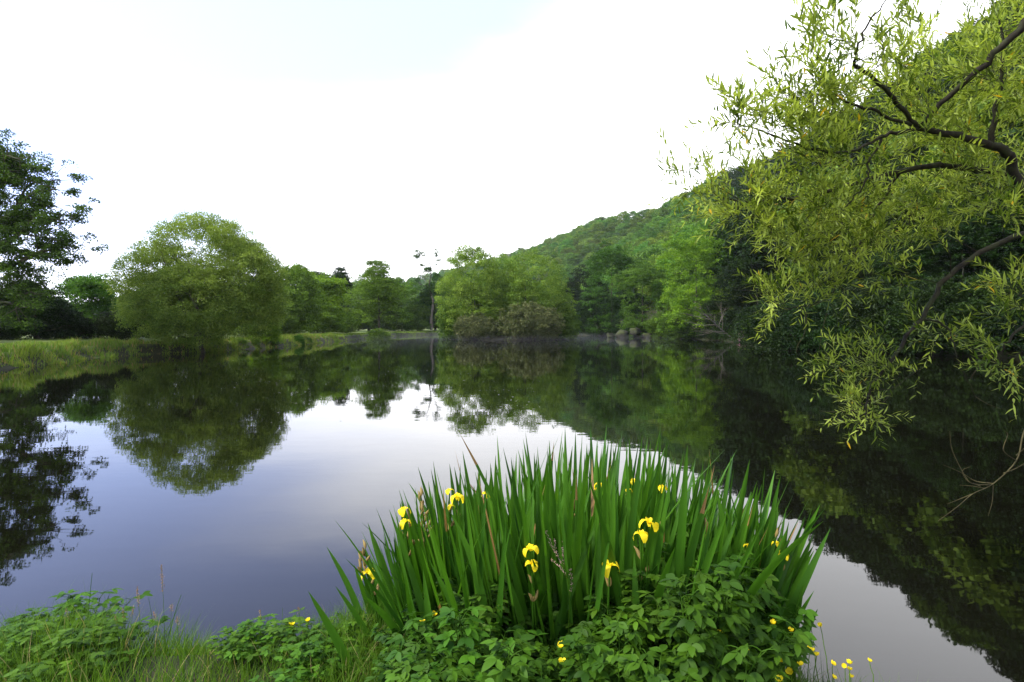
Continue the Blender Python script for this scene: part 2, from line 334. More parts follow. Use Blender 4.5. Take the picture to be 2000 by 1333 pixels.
def limbs_geo(g, rng, base, top, r0, targets, nl=18, ns=50, lean=(0, 0), stems=1):
    base = np.asarray(base, float); top = np.asarray(top, float); segs = []
    for s in range(stems):
        b = base + np.array([rng.normal(0, r0 * 1.6), rng.normal(0, r0 * 1.6), 0]) * (stems > 1)
        tp = top + np.array([rng.normal(0, 1), rng.normal(0, 1), 0]) * (stems > 1) * (top[2] - base[2]) * 0.22
        tr = curve(b, (b + tp) / 2 + np.array([lean[0], lean[1], 0]), tp, 12, r0 * 0.25, rng)
        tt = np.linspace(0, 1, 12); rads = r0 / stems ** .5 * (1 - 0.8 * tt); rads[0] *= 1.35
        tube(g, tr, rads, 9); segs += [(tr[i], rads[i], tt[i]) for i in range(2, 12)]
    nodes = np.array([s[0] for s in segs]); nr = np.array([s[1] for s in segs])
    T = targets[rng.permutation(len(targets))]
    for j, c in enumerate(T[:nl + ns]):
        dd = np.linalg.norm(nodes - c, axis=1) + np.maximum(0, nodes[:, 2] - c[2] + 0.3) * 2
        i = dd.argmin(); a = nodes[i]; ln = np.linalg.norm(c - a)
        if ln < 0.3: continue
        m = (a + c) / 2 + np.array([0, 0, ln * rng.uniform(0.0, .22)]) - (c - a) * np.array([.1, .1, 0])
        n = 7; pts = curve(a, m, c, n, ln * 0.02, rng); r1 = min(nr[i] * 0.7, 0.05 + ln * 0.022) if j < nl else min(nr[i] * .6, 0.018 + ln * 0.012)
        rads = np.linspace(r1, r1 * .18, n); tube(g, pts, rads, 5)
        nodes = np.concatenate([nodes, pts[1:-1]]); nr = np.concatenate([nr, rads[1:-1]])

def make_tree(name, label, cat, loc, lobes, r0, trunk_top, leafm, barkm=bark, seed=1, group=None, rz=0, lean=(0, 0), stems=1, limbs=(18, 50), **kw):
    rng = np.random.default_rng(seed)
    root = thing(name, label, cat, loc, rz, group)
    gc = Geo(); c = crown_geo(gc, rng, lobes, **kw)
    gt = Geo(); limbs_geo(gt, rng, (0, 0, -0.3), trunk_top, r0, c, *limbs, lean=lean, stems=stems)
    link('trunk', gt.mesh('trunk', barkm, True), root); link('crown', gc.mesh('crown', leafm), root)
    return root
def copy_tree(src, loc, rz, sc_=(1, 1, 1), label=None, group=None, cat=None, mat=None):
    r = src.copy(); COL.objects.link(r); r.location = loc; r.rotation_euler = (0, 0, rz); r.scale = sc_
    if label: r['label'] = label
    if group: r['group'] = group
    if cat: r['category'] = cat
    for ch in src.children:
        c = ch.copy(); COL.objects.link(c); c.parent = r
        if mat and ch.name.startswith(('crown', 'foliage')):
            c.data = mat_mesh(ch.data, mat)
    return r
_mm = {}
def mat_mesh(me, mat):
    k = (me.name, mat.name)
    if k not in _mm:
        m = me.copy(); m.materials[0] = mat; _mm[k] = m
    return _mm[k]

# ------------------------------------------------------------------ hillside wood
RNG = np.random.default_rng(7)
def lobes_round(rng, w, h, base, n=6):
    out = [(0, 0, base + (h - base) * .5, w * .40, w * .40, (h - base) * .5)]
    for i in range(n):
        a = i / n * 6.283 + rng.uniform(-.4, .4); r = w * rng.uniform(.22, .33); z = base + (h - base) * rng.uniform(.25, .78)
        s = w * rng.uniform(.17, .26)
        out.append((math.cos(a) * r, math.sin(a) * r, z, s, s, s * rng.uniform(.8, 1.1)))
    for i in range(n // 2 + 1):
        a = i / (n // 2 + 1) * 6.283 + rng.uniform(-.4, .4); r = w * rng.uniform(.24, .32); s = w * rng.uniform(.17, .24)
        out.append((math.cos(a) * r, math.sin(a) * r, base + s * .75, s, s, s * .9))
    return out
far_src = []
hill_g = 'broadleaf trees covering the hillside'
for k in range(5):
    rng = np.random.default_rng(100 + k)
    w = rng.uniform(11, 14.5); h = rng.uniform(12.5, 16)
    far_src.append(dict(lobes=lobes_round(rng, w, h, 1.5, 7), r0=.28, trunk_top=(0, 0, h * .7), seed=200 + k, ncl=330, nper=24, L=.62, W=.44, crad=1.1, flat=.6, limbs=(6, 6)))
P = []
tries = RNG.uniform((-330, 22), (140, 860), (60000, 2)); 
hh_ = height(tries[:, 0], tries[:, 1]); sdv = pond_sd(tries)
# distance to the ridge on its pond side only
def beyond(P):                                   # a tree well behind the crest is never seen
    k = np.array([1.0 if True else 0]); z = height(P[:, 0], P[:, 1]); s = 1 + 10 / np.maximum(np.hypot(P[:, 0], P[:, 1]), 1)
    z2 = height(P[:, 0] * s, P[:, 1] * s); return z2 < z - 9.0
ok = (hh_ > 4) & (sdv > 5) & ~beyond(tries) & (tries[:, 0] < tries[:, 1] * 1.02 + 20) & (tries[:, 0] > -0.32 * tries[:, 1] - 10)
tries = tries[ok]; hh_ = hh_[ok]
grid = {}
for (x, y), z in zip(tries, hh_):
    sp = 7.0 + np.hypot(x, y) * 0.004; cell = (int(x // 8), int(y // 8)); okk = True
    for i in (-1, 0, 1):
        for j in (-1, 0, 1):
            for q in grid.get((cell[0] + i, cell[1] + j), ()):
                if (q[0] - x) ** 2 + (q[1] - y) ** 2 < sp * sp: okk = False
    if okk: grid.setdefault(cell, []).append((x, y)); P.append((x, y, z))
P = np.array(P)
# what shows largest: nearest first, leaving out those far outside the frame
order = np.argsort(np.hypot(P[:, 0], P[:, 1]) + 400 * (P[:, 0] > P[:, 1] * 0.95)); P = P[order]
NIND = 230
print('hill trees', len(P))
far_tree = []
for k, s in enumerate(far_src):
    x, y, z = P[k]
    far_tree.append(make_tree('hillside_tree', 'full round-crowned green tree among the close canopy of the wooded hillside', 'tree', (x, y, z - .4), leafm=L_far, group=hill_g, **s))
for i in range(len(far_src), min(NIND, len(P))):
    x, y, z = P[i]; s = RNG.uniform(.85, 1.15)
    shade_tint = x / y > .38 and y < 330  # shade on this slope is painted in as darker leaf colour
    copy_tree(far_tree[RNG.integers(5)], (x, y, z - .4), RNG.uniform(0, 6.28), (s, s, s * RNG.uniform(.9, 1.05)), mat=L_dark if shade_tint and RNG.random() < .85 else None,
              label='round-crowned tree darkened as if shaded on the steep slope behind the near willow' if shade_tint else None, group='trees darkened as if shaded on the steep slope at the right' if shade_tint else None)
# the rest of the canopy: crowns instanced on points, one for the open slope, one with shade put into its leaf colour
def canopy(name, pts, crowns):
    me = bpy.data.meshes.new(name); me.from_pydata([tuple(map(float, q)) for q in pts], [], [])
    wood = tag(link(name, me), kind='stuff'); nk = len(crowns)
    ng = bpy.data.node_groups.new(name, 'GeometryNodeTree'); ng.interface.new_socket('Geometry', in_out='INPUT', socket_type='NodeSocketGeometry'); ng.interface.new_socket('Geometry', in_out='OUTPUT', socket_type='NodeSocketGeometry')
    gi = ng.nodes.new('NodeGroupInput'); go = ng.nodes.new('NodeGroupOutput'); jg = ng.nodes.new('GeometryNodeJoinGeometry')
    for k, cr in enumerate(crowns):
        oi = ng.nodes.new('GeometryNodeObjectInfo'); oi.transform_space = 'ORIGINAL'; oi.inputs['Object'].default_value = cr; oi.inputs['As Instance'].default_value = True
        ip = ng.nodes.new('GeometryNodeInstanceOnPoints'); ng.links.new(gi.outputs[0], ip.inputs['Points']); ng.links.new(oi.outputs['Geometry'], ip.inputs['Instance'])
        ix = ng.nodes.new('GeometryNodeInputIndex'); mo = ng.nodes.new('ShaderNodeMath'); mo.operation = 'MODULO'; ng.links.new(ix.outputs[0], mo.inputs[0]); mo.inputs[1].default_value = nk
        cp = ng.nodes.new('ShaderNodeMath'); cp.operation = 'COMPARE'; ng.links.new(mo.outputs[0], cp.inputs[0]); cp.inputs[1].default_value = k; cp.inputs[2].default_value = .1
        ng.links.new(cp.outputs[0], ip.inputs['Selection'])
        rv = ng.nodes.new('FunctionNodeRandomValue'); rv.data_type = 'FLOAT_VECTOR'; rv.inputs['Min'].default_value = (0, 0, 0); rv.inputs['Max'].default_value = (0, 0, 6.28)
        ng.links.new(rv.outputs[0], ip.inputs['Rotation'])
        rs = ng.nodes.new('FunctionNodeRandomValue'); rs.data_type = 'FLOAT'; rs.inputs[2].default_value = .9; rs.inputs[3].default_value = 1.15; rs.inputs['Seed'].default_value = 5
        ng.links.new(rs.outputs[1], ip.inputs['Scale']); ng.links.new(ip.outputs[0], jg.inputs[0])
    ng.links.new(jg.outputs[0], go.inputs[0]); wood.modifiers.new(name, 'NODES').node_group = ng
def crown_of(t): return next(c for c in t.children if c.name.startswith('crown'))
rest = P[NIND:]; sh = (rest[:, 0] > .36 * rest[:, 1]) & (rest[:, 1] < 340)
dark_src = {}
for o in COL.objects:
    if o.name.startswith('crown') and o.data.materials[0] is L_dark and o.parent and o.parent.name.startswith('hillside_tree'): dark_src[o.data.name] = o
canopy('woodland', rest[~sh], [crown_of(t_) for t_ in far_tree]); canopy('shade_tinted_woodland', rest[sh], list(dark_src.values()))

# ------------------------------------------------------------------ mid-distance trees (one prototype per kind, then copies)
def mid_proto(k, w, h, base=0.6, leafm=L_mid, n=8, ncl=620, nper=52, L=.28, W=.20, crad=.85, **kw):
    rng = np.random.default_rng(300 + k)
    return dict(lobes=lobes_round(rng, w, h, base, n), r0=.25, trunk_top=(0, 0, h * .72), leafm=leafm, seed=400 + k, ncl=ncl, nper=nper, L=L, W=W, crad=crad, limbs=(14, 26), **kw)
def place(name, label, cat, u, Y, ptop, width_px, spec, group=None, seed=0, rz=0, dz=-.2):
    """put a tree whose crown top is at pixel row ptop and whose width in the photo is width_px"""
    x = (u - 1000) / FPX * Y; z = hz(x, Y)
    return make_tree(name, label, cat, (x, Y, z + dz), group=group, rz=rz, **spec)
def dims(u, Y, ptop, wpx):
    x = (u - 1000) / FPX * Y; z = hz(x, Y); return wpx / FPX * Y, CAM_Z + (HZ - ptop) / FPX * Y - z
kid = [0]
protos = []
def tree_at(label, u, Y, ptop, wpx, leafm=L_line, name='broadleaf_tree', cat='tree', base=.4, group=None, reuse=None, **kw):
    w, h = dims(u, Y, ptop, wpx); x = (u - 1000) / FPX * Y; z = hz(x, Y) - .3
    if reuse is not None:
        src, sw, sh = protos[reuse]
        return copy_tree(src, (x, Y, z), RNG.uniform(0, 6.28), (w / sw, w / sw, h / sh), label, group, cat, leafm)
    kid[0] += 1
    sp = mid_proto(kid[0], w, h, base, leafm, **kw)
    r = make_tree(name, label, cat, (x, Y, z), group=group, **sp); protos.append((r, w, h)); return r

far_g = 'trees lining the far bank behind the path'
tree_at('mid-green tree rising just right of the large grey-green willow', 575, 89, 515, 115, base=.3)                       # 0
tree_at('bright fresh-green tree between the willow and the slender alder', 632, 103, 535, 85, L_bright)                      # 1
tree_at('dark narrow tree whose top pokes up left of the slender alder', 665, 125, 522, 46, L_dark)                         # 2
tree_at('green tree right of the slender alder, before the pale bare-topped tree', 795, 158, 545, 92)                        # 3
tree_at('shadowy low tree under the taller ones right of the willow', 545, 83, 585, 90, L_mid, reuse=0)
tree_at('low dark bushy tree at the lawn edge below the bright fresh-green one', 620, 99, 585, 110, reuse=3)
tree_at('small bushy green tree on the lawn edge left of the slender alder', 668, 112, 600, 60, L_mid, reuse=0)
tree_at('dark leafy tree behind the pale trunk on the far bank', 868, 162, 545, 90, L_mid, reuse=3)
tree_at('green tree tucked behind the slender alder', 740, 150, 556, 90, L_mid, reuse=0)
tree_at('leafy tree mostly hidden behind the left edge of the island', 915, 166, 530, 120, L_mid, reuse=3)
tree_at('bushy low tree right of the slender alder by the path', 785, 157, 600, 70, L_mid, reuse=0)
tree_at('low bushy tree beside the pale trunk, on its left', 815, 157, 590, 60, reuse=3)
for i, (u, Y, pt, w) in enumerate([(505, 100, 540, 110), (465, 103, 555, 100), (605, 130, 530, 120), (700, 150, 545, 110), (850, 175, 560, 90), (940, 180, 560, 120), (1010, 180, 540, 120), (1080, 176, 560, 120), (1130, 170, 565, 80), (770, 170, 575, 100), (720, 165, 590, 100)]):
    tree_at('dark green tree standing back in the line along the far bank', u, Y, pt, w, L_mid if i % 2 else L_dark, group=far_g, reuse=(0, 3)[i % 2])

# slender alder with an open layered crown, trunk showing below
Ya = 92; w, h = dims(738, Ya, 503, 120); x = (738 - 1000) / FPX * Ya
lob = [(0, 0, h * .86, w * .16, w * .16, h * .13), (0, 0, h * .76, w * .2, w * .2, h * .15), (-w * .08, 0, h * .72, w * .27, w * .26, h * .12), (w * .12, .2, h * .68, w * .24, w * .24, h * .10), (0, 0, h * .55, w * .3, w * .3, h * .15), (-w * .25, 0, h * .55, w * .28, w * .28, h * .13), (w * .22, 0, h * .58, w * .26, w * .26, h * .12), (0, w * .2, h * .45, w * .3, w * .3, h * .12), (-w * .3, -.5, h * .32, w * .22, w * .22, h * .08), (w * .28, .4, h * .34, w * .22, w * .22, h * .09)]
make_tree('alder_tree', 'slender layered green tree with its trunk showing at the water edge', 'tree', (x, Ya, hz(x, Ya) - .2), lob, .24, (0, 0, h * .85), L_line, seed=77, ncl=620, nper=50, L=.24, W=.15, crad=.9, flat=.38, limbs=(20, 40), lean=(.4, 0))

# dead-topped tree with pale trunk
rng = np.random.default_rng(5); Yd = 156; x = (843 - 1000) / FPX * Yd; z0 = hz(x, Yd)
root = thing('bare_topped_tree', 'old tree with a pale bare trunk and sparse leafy tips on the far bank', 'tree', (x, Yd, z0 - .2))
gt = Geo(); top = CAM_Z + (HZ - 490) / FPX * Yd - z0
def PL(u, v, Y=Yd, dy=0): q = PT(u, v, Y); return np.array([q[0] - x, dy, q[2] - z0 + .2])
main = [PL(843, 645), PL(842, 620), PL(846, 590, dy=.2), PL(838, 560, dy=.4), PL(842, 530), PL(836, 505, dy=-.3), PL(830, 492)]
mc = catmull(main, 5); mr_ = np.interp(np.linspace(0, 1, 31), [0, .3, .6, 1], [.50, .36, .15, .05]); tube(gt, mc[:13], mr_[:13], 8); gu = Geo(); tube(gu, mc[12:], mr_[12:], 7)
tips = []
for a, m, b_, r in [((846, 596), (860, 595), (870, 580), .16), ((839, 560), (822, 560), (812, 548), .12), ((842, 530), (856, 520), (852, 500), .10), ((841, 535), (820, 520), (806, 502), .10), ((838, 510), (850, 500), (858, 492), .06), ((838, 515), (826, 500), (816, 497), .06), ((844, 575), (860, 560), (864, 545), .12)]:
    pts = curve(PL(*a), PL(*m, dy=rng.uniform(-1, 1)), PL(*b_, dy=rng.uniform(-1.4, 1.4)), 8, .06, rng); tube(gu, pts, np.linspace(r, r * .25, 8), 5); tips.append(pts[-1])
    for q in range(4):
        s = pts[3 + q]; e = s + rng.normal(0, .9, 3) + np.array([0, 0, .5]); tube(gu, curve(s, (s + e) / 2 + rng.normal(0, .15, 3), e, 5), np.linspace(r * .4, .035, 5), 4); tips.append(e)
link('trunk', gt.mesh('trunk', bark_pale, True), root); link('branch', gu.mesh('branch', bark, True), root)
gc = Geo(); tips = np.array(tips); lobs = [(*tp, .6, .6, .4) for tp in tips if tp[2] > 4]
crown_geo(gc, rng, lobs, 130, 26, .28, .18, .5, inner=.2); lobs = [(2.6, .6, 8.4, 2.1, 1.8, 3.4), (-2.0, 1.2, 8.7, 1.7, 1.4, 2.4), (.3, .9, 11.6, 2.1, 1.6, 2.2), (1.3, .8, 15, 1.1, .9, 1.0), (-1.2, .8, 17, .9, .9, .8)]; crown_geo(gc, rng, lobs, 420, 40, .27, .18, .6)
link('crown', gc.mesh('crown', L_mid), root)

# ------------------------------------------------------------------ left bank: oak, bushes, the big sallow
# oak
Yo = 37.0; xo = (-55 - 1000) / FPX * Yo; zo = hz(xo, Yo)
def OL(u, v, dy=0, Y=Yo): q = PT(u, v, Y + dy); return np.array([q[0] - xo, dy, q[2] - zo + .2])
rng = np.random.default_rng(31)
root = thing('oak_tree', 'tall dark oak at the left edge with gappy spreading boughs', 'tree', (xo, Yo, zo - .2))
gt = Geo(); gc = Geo()
tr = catmull([(0, 0, 0), (.1, 0, 2.5), OL(-40, 500), OL(-35, 420), OL(-50, 340), OL(-30, 305)], 5); tube(gt, tr, np.linspace(.62, .13, len(tr)), 10)
boughs = [((-42, 530), (20, 520), (85, 490), (128, 500), .20), ((-38, 480), (20, 470), (70, 430), (138, 432), .24), ((-36, 440), (20, 420), (60, 380), (110, 370), .2),
          ((-45, 380), (-10, 375), (5, 350), (22, 335), .16), ((-45, 330), (-20, 325), (8, 305), (38, 312), .12), ((-42, 560), (0, 570), (40, 560), (70, 575), .14), ((-38, 450), (0, 450), (30, 455), (120, 470), .15),
          ((-40, 500), (-100, 470), (-160, 440), (-200, 430), .2), ((-40, 400), (-100, 370), (-140, 340), (-180, 340), .2), ((-45, 560), (-100, 560), (-160, 555), (-210, 560), .2), ((-40, 600), (10, 590), (30, 600), (60, 600), .12)]
ends = []
for (a, m1_, m2_, e_, r) in boughs:
    for rep, dy in enumerate((rng.uniform(-1.2, 0.2), rng.uniform(0.6, 3.0))):
        j = rng.normal(0, 10, 2) * rep
        pts = catmull([OL(*a), OL(m1_[0], m1_[1], dy * .35), OL(m2_[0] + j[0], m2_[1] + j[1], dy * .7), OL(e_[0] + j[0], e_[1] + j[1], dy)], 5)
        tube(gt, pts, np.linspace(r * (.9 - .3 * rep), .035, len(pts)), 6)
        for q in range(4, len(pts)):
            for _ in range(2):
                s = pts[q]; e = s + rng.normal(0, .62, 3) + np.array([-.1, 0, .1]); tube(gt, curve(s, (s + e) / 2 + rng.normal(0, .12, 3), e, 5), np.linspace(.03, .008, 5), 4); ends.append(e)
ends = np.array(ends)
lobs = [(*e, .35, .35, .22) for e in ends]
crown_geo(gc, rng, lobs, 1750, 40, .15, .105, .44, flat=.6, inner=.1, low=-1)
link('trunk', gt.mesh('trunk', bark, True), root); link('crown', gc.mesh('crown', L_oak), root)

# bushes behind and beside it
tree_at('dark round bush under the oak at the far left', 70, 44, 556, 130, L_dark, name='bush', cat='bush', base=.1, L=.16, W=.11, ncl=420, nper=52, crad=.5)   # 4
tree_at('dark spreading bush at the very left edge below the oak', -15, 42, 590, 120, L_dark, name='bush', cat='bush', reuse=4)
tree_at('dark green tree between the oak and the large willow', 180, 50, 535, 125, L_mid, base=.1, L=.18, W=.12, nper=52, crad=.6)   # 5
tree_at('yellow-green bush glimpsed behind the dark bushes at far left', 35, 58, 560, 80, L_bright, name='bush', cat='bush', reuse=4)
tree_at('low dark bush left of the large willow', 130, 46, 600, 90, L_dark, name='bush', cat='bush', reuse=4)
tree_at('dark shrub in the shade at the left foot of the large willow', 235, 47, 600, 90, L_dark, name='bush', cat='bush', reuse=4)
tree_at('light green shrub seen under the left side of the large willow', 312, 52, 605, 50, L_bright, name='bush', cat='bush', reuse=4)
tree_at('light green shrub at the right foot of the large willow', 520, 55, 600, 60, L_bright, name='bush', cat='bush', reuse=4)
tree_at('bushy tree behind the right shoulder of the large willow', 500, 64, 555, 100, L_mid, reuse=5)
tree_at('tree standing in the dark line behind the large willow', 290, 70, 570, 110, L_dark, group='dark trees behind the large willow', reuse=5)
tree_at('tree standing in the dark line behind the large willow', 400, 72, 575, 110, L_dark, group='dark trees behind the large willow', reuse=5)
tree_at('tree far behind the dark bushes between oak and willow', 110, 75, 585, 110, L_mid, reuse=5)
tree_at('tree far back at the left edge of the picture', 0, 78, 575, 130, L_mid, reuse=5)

# big sallow
Ys = 44.0; xs = (395 - 1000) / FPX * Ys; zs = hz(xs, Ys)
lob = [(0, 0, 6.4, 4.2, 4.0, 3.9), (-3.2, 0, 5.0, 3.1, 3.0, 3.2), (3.2, 0, 5.0, 3.0, 3.0, 3.1), (.6, -2.4, 3.6, 3.6, 2.6, 2.6), (-2.0, -1.5, 3.0, 2.8, 2.6, 2.4), (3.0, -1.2, 2.7, 2.6, 2.4, 2.2), (1.5, 2, 5.6, 3.4, 3, 3.4), (-4.6, .4, 3.9, 1.8, 1.8, 1.9), (4.8, 0, 3.7, 1.5, 1.8, 2.3), (0.4, -2.2, 1.6, 2.6, 1.8, 1.5)]
make_tree('sallow_tree', 'large round grey-green willow leaning over the left bank', 'tree', (xs, Ys, zs - .2), lob, .42, (0.3, 0, 6), L_sallow, seed=12, ragged=.15, ncl=3700, nper=60, L=.15, W=.065, crad=.50, flat=.8, inner=.66, stems=5, limbs=(40, 220), low=-.8,
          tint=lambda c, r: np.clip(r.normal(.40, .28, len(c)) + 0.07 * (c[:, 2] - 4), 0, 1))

# ------------------------------------------------------------------ island
g = Geo(); n1_, n2_ = 48, 9; V = []; F = []
rng = np.random.default_rng(9)
for i in range(n2_):
    f = i / (n2_ - 1); 
    for j in range(n1_):
        a = j / n1_ * 2 * math.pi; k = 1 + .08 * math.sin(3 * a + 1) + .06 * math.sin(5 * a)
        V.append((10.2 * k * (1 - f) * math.cos(a), 5.5 * k * (1 - f) * math.sin(a), -.5 + 1.1 * smooth(np.array(f * 2.4))))
for i in range(n2_ - 1):
    for j in range(n1_): F.append((i * n1_ + j, i * n1_ + (j + 1) % n1_, (i + 1) * n1_ + (j + 1) % n1_, (i + 1) * n1_ + j))
g.add(V, F)
YI = 89.0
isl = tag(link('island', g.mesh('island', rough_mat('island_soil', (.03, .025, .015), (.07, .07, .03), 3), True), loc=((995 - 1000) / FPX * YI, YI, 0)), kind='structure')
def isl_tree(name, label, cat, u, dY, ptop, wpx, lobf, leafm, seed, base=.5, **kw):
    Y = YI + dY; x = (u - 1000) / FPX * Y; w = wpx / FPX * Y; h = CAM_Z + (HZ - ptop) / FPX * Y - base
    return make_tree(name, label, cat, (x, Y, base - .1), lobf(w, h), leafm=leafm, seed=seed, **kw)
def lf_tall(w, h): return [(0, 0, h * .62, w * .36, w * .36, h * .30), (-w * .24, 0, h * .42, w * .28, w * .28, h * .30), (w * .2, 0, h * .5, w * .28, w * .26, h * .26), (w * .02, -.6, h * .28, w * .36, w * .3, h * .24), (w * .1, -.5, h * .17, w * .34, w * .25, h * .17), (-w * .25, -.5, h * .17, w * .22, w * .22, h * .17), (-w * .12, .2, h * .88, w * .12, w * .12, h * .10), (w * .12, .3, h * .84, w * .13, w * .12, h * .11), (-w * .3, 0, h * .84, w * .07, w * .07, h * .07)]
def lf_dome(w, h): return [(0, 0, h * .56, w * .40, w * .38, h * .43), (w * .2, 0, h * .34, w * .34, w * .34, h * .32), (-w * .2, -.4, h * .38, w * .3, w * .3, h * .3), (w * .36, 0, h * .2, w * .2, w * .2, h * .2), (-w * .2, -.6, h * .15, w * .3, w * .25, h * .16), (w * .12, -.6, h * .15, w * .3, w * .25, h * .16)]
def lf_low(w, h): return [(0, 0, h * .4, w * .4, w * .3, h * .42), (-w * .28, -.3, h * .36, w * .24, w * .2, h * .5), (w * .28, -.2, h * .36, w * .24, w * .2, h * .45), (w * .05, -.8, h * .25, w * .4, w * .2, h * .3), (.1, 0, h * .7, w * .2, w * .2, h * .28)]
kwI = dict(r0=.3, trunk_top=(0, 0, 8), ncl=1000, nper=62, L=.24, W=.11, crad=.75, flat=.75, droop=.5, stems=3, limbs=(20, 60), low=-1)
isl_tree('willow_tree', 'tall yellow-green willow on the left of the island, ragged twin tops', 'tree', 925, 0, 472, 140, lf_tall, L_island, 21, **kwI)
isl_tree('willow_tree', 'rounded soft green willow on the right of the island', 'tree', 1045, 0.5, 484, 140, lf_dome, L_island, 22, **kwI)
isl_tree('willow_tree', 'green willow in the middle of the island behind its neighbours', 'tree', 985, 2, 497, 110, lf_dome, L_island, 23, **kwI)
kwS = dict(r0=.07, trunk_top=(0, 0, 2.0), ncl=620, nper=50, L=.20, W=.12, crad=.5, flat=.7, stems=5, limbs=(30, 120), low=-1, inner=.35)
isl_tree('grey_shrub', 'greyish twiggy shrub with faded blossom along the island front', 'shrub', 1035, -3.6, 586, 120, lf_low, L_grey, 24, barkm=deadwood, **kwS)
isl_tree('grey_shrub', 'lower grey-green twiggy shrub at the left front of the island', 'shrub', 930, -3.4, 612, 80, lf_low, L_grey, 25, barkm=deadwood, **kwS)
isl_tree('green_shrub', 'dark green shrub hanging over the water at the island right end', 'shrub', 1096, -.5, 590, 70, lf_low, L_mid, 26, **kwS)
isl_tree('green_shrub', 'green shrub filling the left end of the island', 'shrub', 888, -.5, 590, 60, lf_low, L_mid, 27, **kwS)

# ------------------------------------------------------------------ right bank
def rb(label, u, Y, ptop, w, leafm=L_mid, **kw): return tree_at(label, u, Y, ptop, w, leafm, **kw)
rb('dark leafy tree at the back right bank, first right of the island', 1140, 150, 520, 90, L_dark, base=.2)      # 6
rb('tall mid-green tree with brownish tint on the right bank behind the first row', 1195, 128, 468, 120, L_mid, base=.2)         # 7
rb('leafy tree on the right bank just left of the large bright one', 1255, 112, 500, 110, L_mid, reuse=7)
rb('dark tree low on the right bank between island and rocks', 1165, 132, 560, 90, L_dark, reuse=6)
rb('dark tree standing over the rock outcrop', 1225, 118, 560, 90, L_dark, reuse=7)
w_, h_ = dims(1365, 95, 450, 150)
tree_at('large bright fresh-green rounded tree on the right bank', 1360, 95, 450, 160, L_bright, base=.3, ncl=700, nper=60, L=.24, W=.16, crad=.75)   # 8
rb('greyish-green tree just right of the large bright one', 1440, 92, 520, 90, L_sallow, reuse=8)
rb('dark tree above the fallen bare branches', 1420, 84, 570, 110, L_dark, reuse=7)
rb('low dark tree at the foot of the large bright one', 1330, 96, 600, 80, L_mid, reuse=6)
rb('low dark bush right of the rocks at the water edge', 1290, 106, 610, 60, L_mid, reuse=6, cat='bush')
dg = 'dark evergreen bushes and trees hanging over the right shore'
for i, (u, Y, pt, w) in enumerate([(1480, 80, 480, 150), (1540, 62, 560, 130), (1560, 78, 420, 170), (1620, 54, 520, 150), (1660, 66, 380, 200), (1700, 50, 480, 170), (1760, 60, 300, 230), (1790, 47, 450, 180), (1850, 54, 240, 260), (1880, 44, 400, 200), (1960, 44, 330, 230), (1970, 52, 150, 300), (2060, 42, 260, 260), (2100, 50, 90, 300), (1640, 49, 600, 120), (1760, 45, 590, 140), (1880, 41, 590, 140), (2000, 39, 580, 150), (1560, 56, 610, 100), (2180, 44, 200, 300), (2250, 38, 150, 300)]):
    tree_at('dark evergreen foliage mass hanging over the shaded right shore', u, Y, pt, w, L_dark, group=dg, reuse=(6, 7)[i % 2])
tree_at('small bright green bush at the water edge on the right bank', 1492, 61, 615, 70, L_bright, name='bush', cat='bush', reuse=4)
tree_at('small pink-flowering bush at the water edge on the right bank', 1449, 72, 645, 14, petal_pink, name='flowering_bush', cat='bush', base=.1, ncl=80, nper=20, L=.09, W=.08, crad=.25)

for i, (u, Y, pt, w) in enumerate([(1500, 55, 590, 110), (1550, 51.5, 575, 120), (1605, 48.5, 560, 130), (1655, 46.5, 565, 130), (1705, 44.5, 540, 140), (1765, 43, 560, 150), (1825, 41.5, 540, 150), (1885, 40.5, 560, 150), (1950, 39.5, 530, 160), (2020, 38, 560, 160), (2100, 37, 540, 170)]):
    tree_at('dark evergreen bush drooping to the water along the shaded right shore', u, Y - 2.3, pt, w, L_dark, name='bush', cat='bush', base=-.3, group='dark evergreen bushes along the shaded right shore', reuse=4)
# rocks
rng = np.random.default_rng(3)
def boulder(name, loc, s, seed, label, group=None):
    r = np.random.default_rng(seed); g = Geo(); a, b_ = 16, 10; V = []
    ph = r.uniform(0, 6, 8)
    for i in range(b_ + 1):
        th = math.pi * i / b_
        for j in range(a):
            f = 2 * math.pi * j / a; d = np.array([math.sin(th) * math.cos(f), math.sin(th) * math.sin(f), math.cos(th)])
            k = 1 + .16 * math.sin(3 * d[0] + ph[0]) + .14 * math.sin(4 * d[1] + ph[1]) + .12 * math.sin(5 * d[2] + 3 * d[0] + ph[2]) + r.normal(0, .035)
            q = np.sign(d) * np.abs(d) ** .75 * k; V.append(q * s)
    F = [(i * a + j, (i + 1) * a + j, (i + 1) * a + (j + 1) % a, i * a + (j + 1) % a) for i in range(b_) for j in range(a)]
    g.add(V, F); o = link(name, g.mesh(name, rock_mat), loc=loc); o.rotation_euler = (0, r.uniform(-.3, .3), r.uniform(0, 3)); return tag(o, label, 'rock', group)
for i, (u, v, w) in enumerate([(1215, 650, 34), (1240, 644, 28), (1262, 652, 24), (1190, 652, 18)]):
    Y = 108.0; q = PT(u, v, Y); s = w / FPX * Y / 2
    boulder('rock', (q[0], Y + (v - 640) * -.10 + .3, q[2] - .45), np.array([s * .8, s * .7, s * .5]), 60 + i, 'grey boulder in the rock outcrop low on the right bank', 'boulders of the rock outcrop on the right bank')

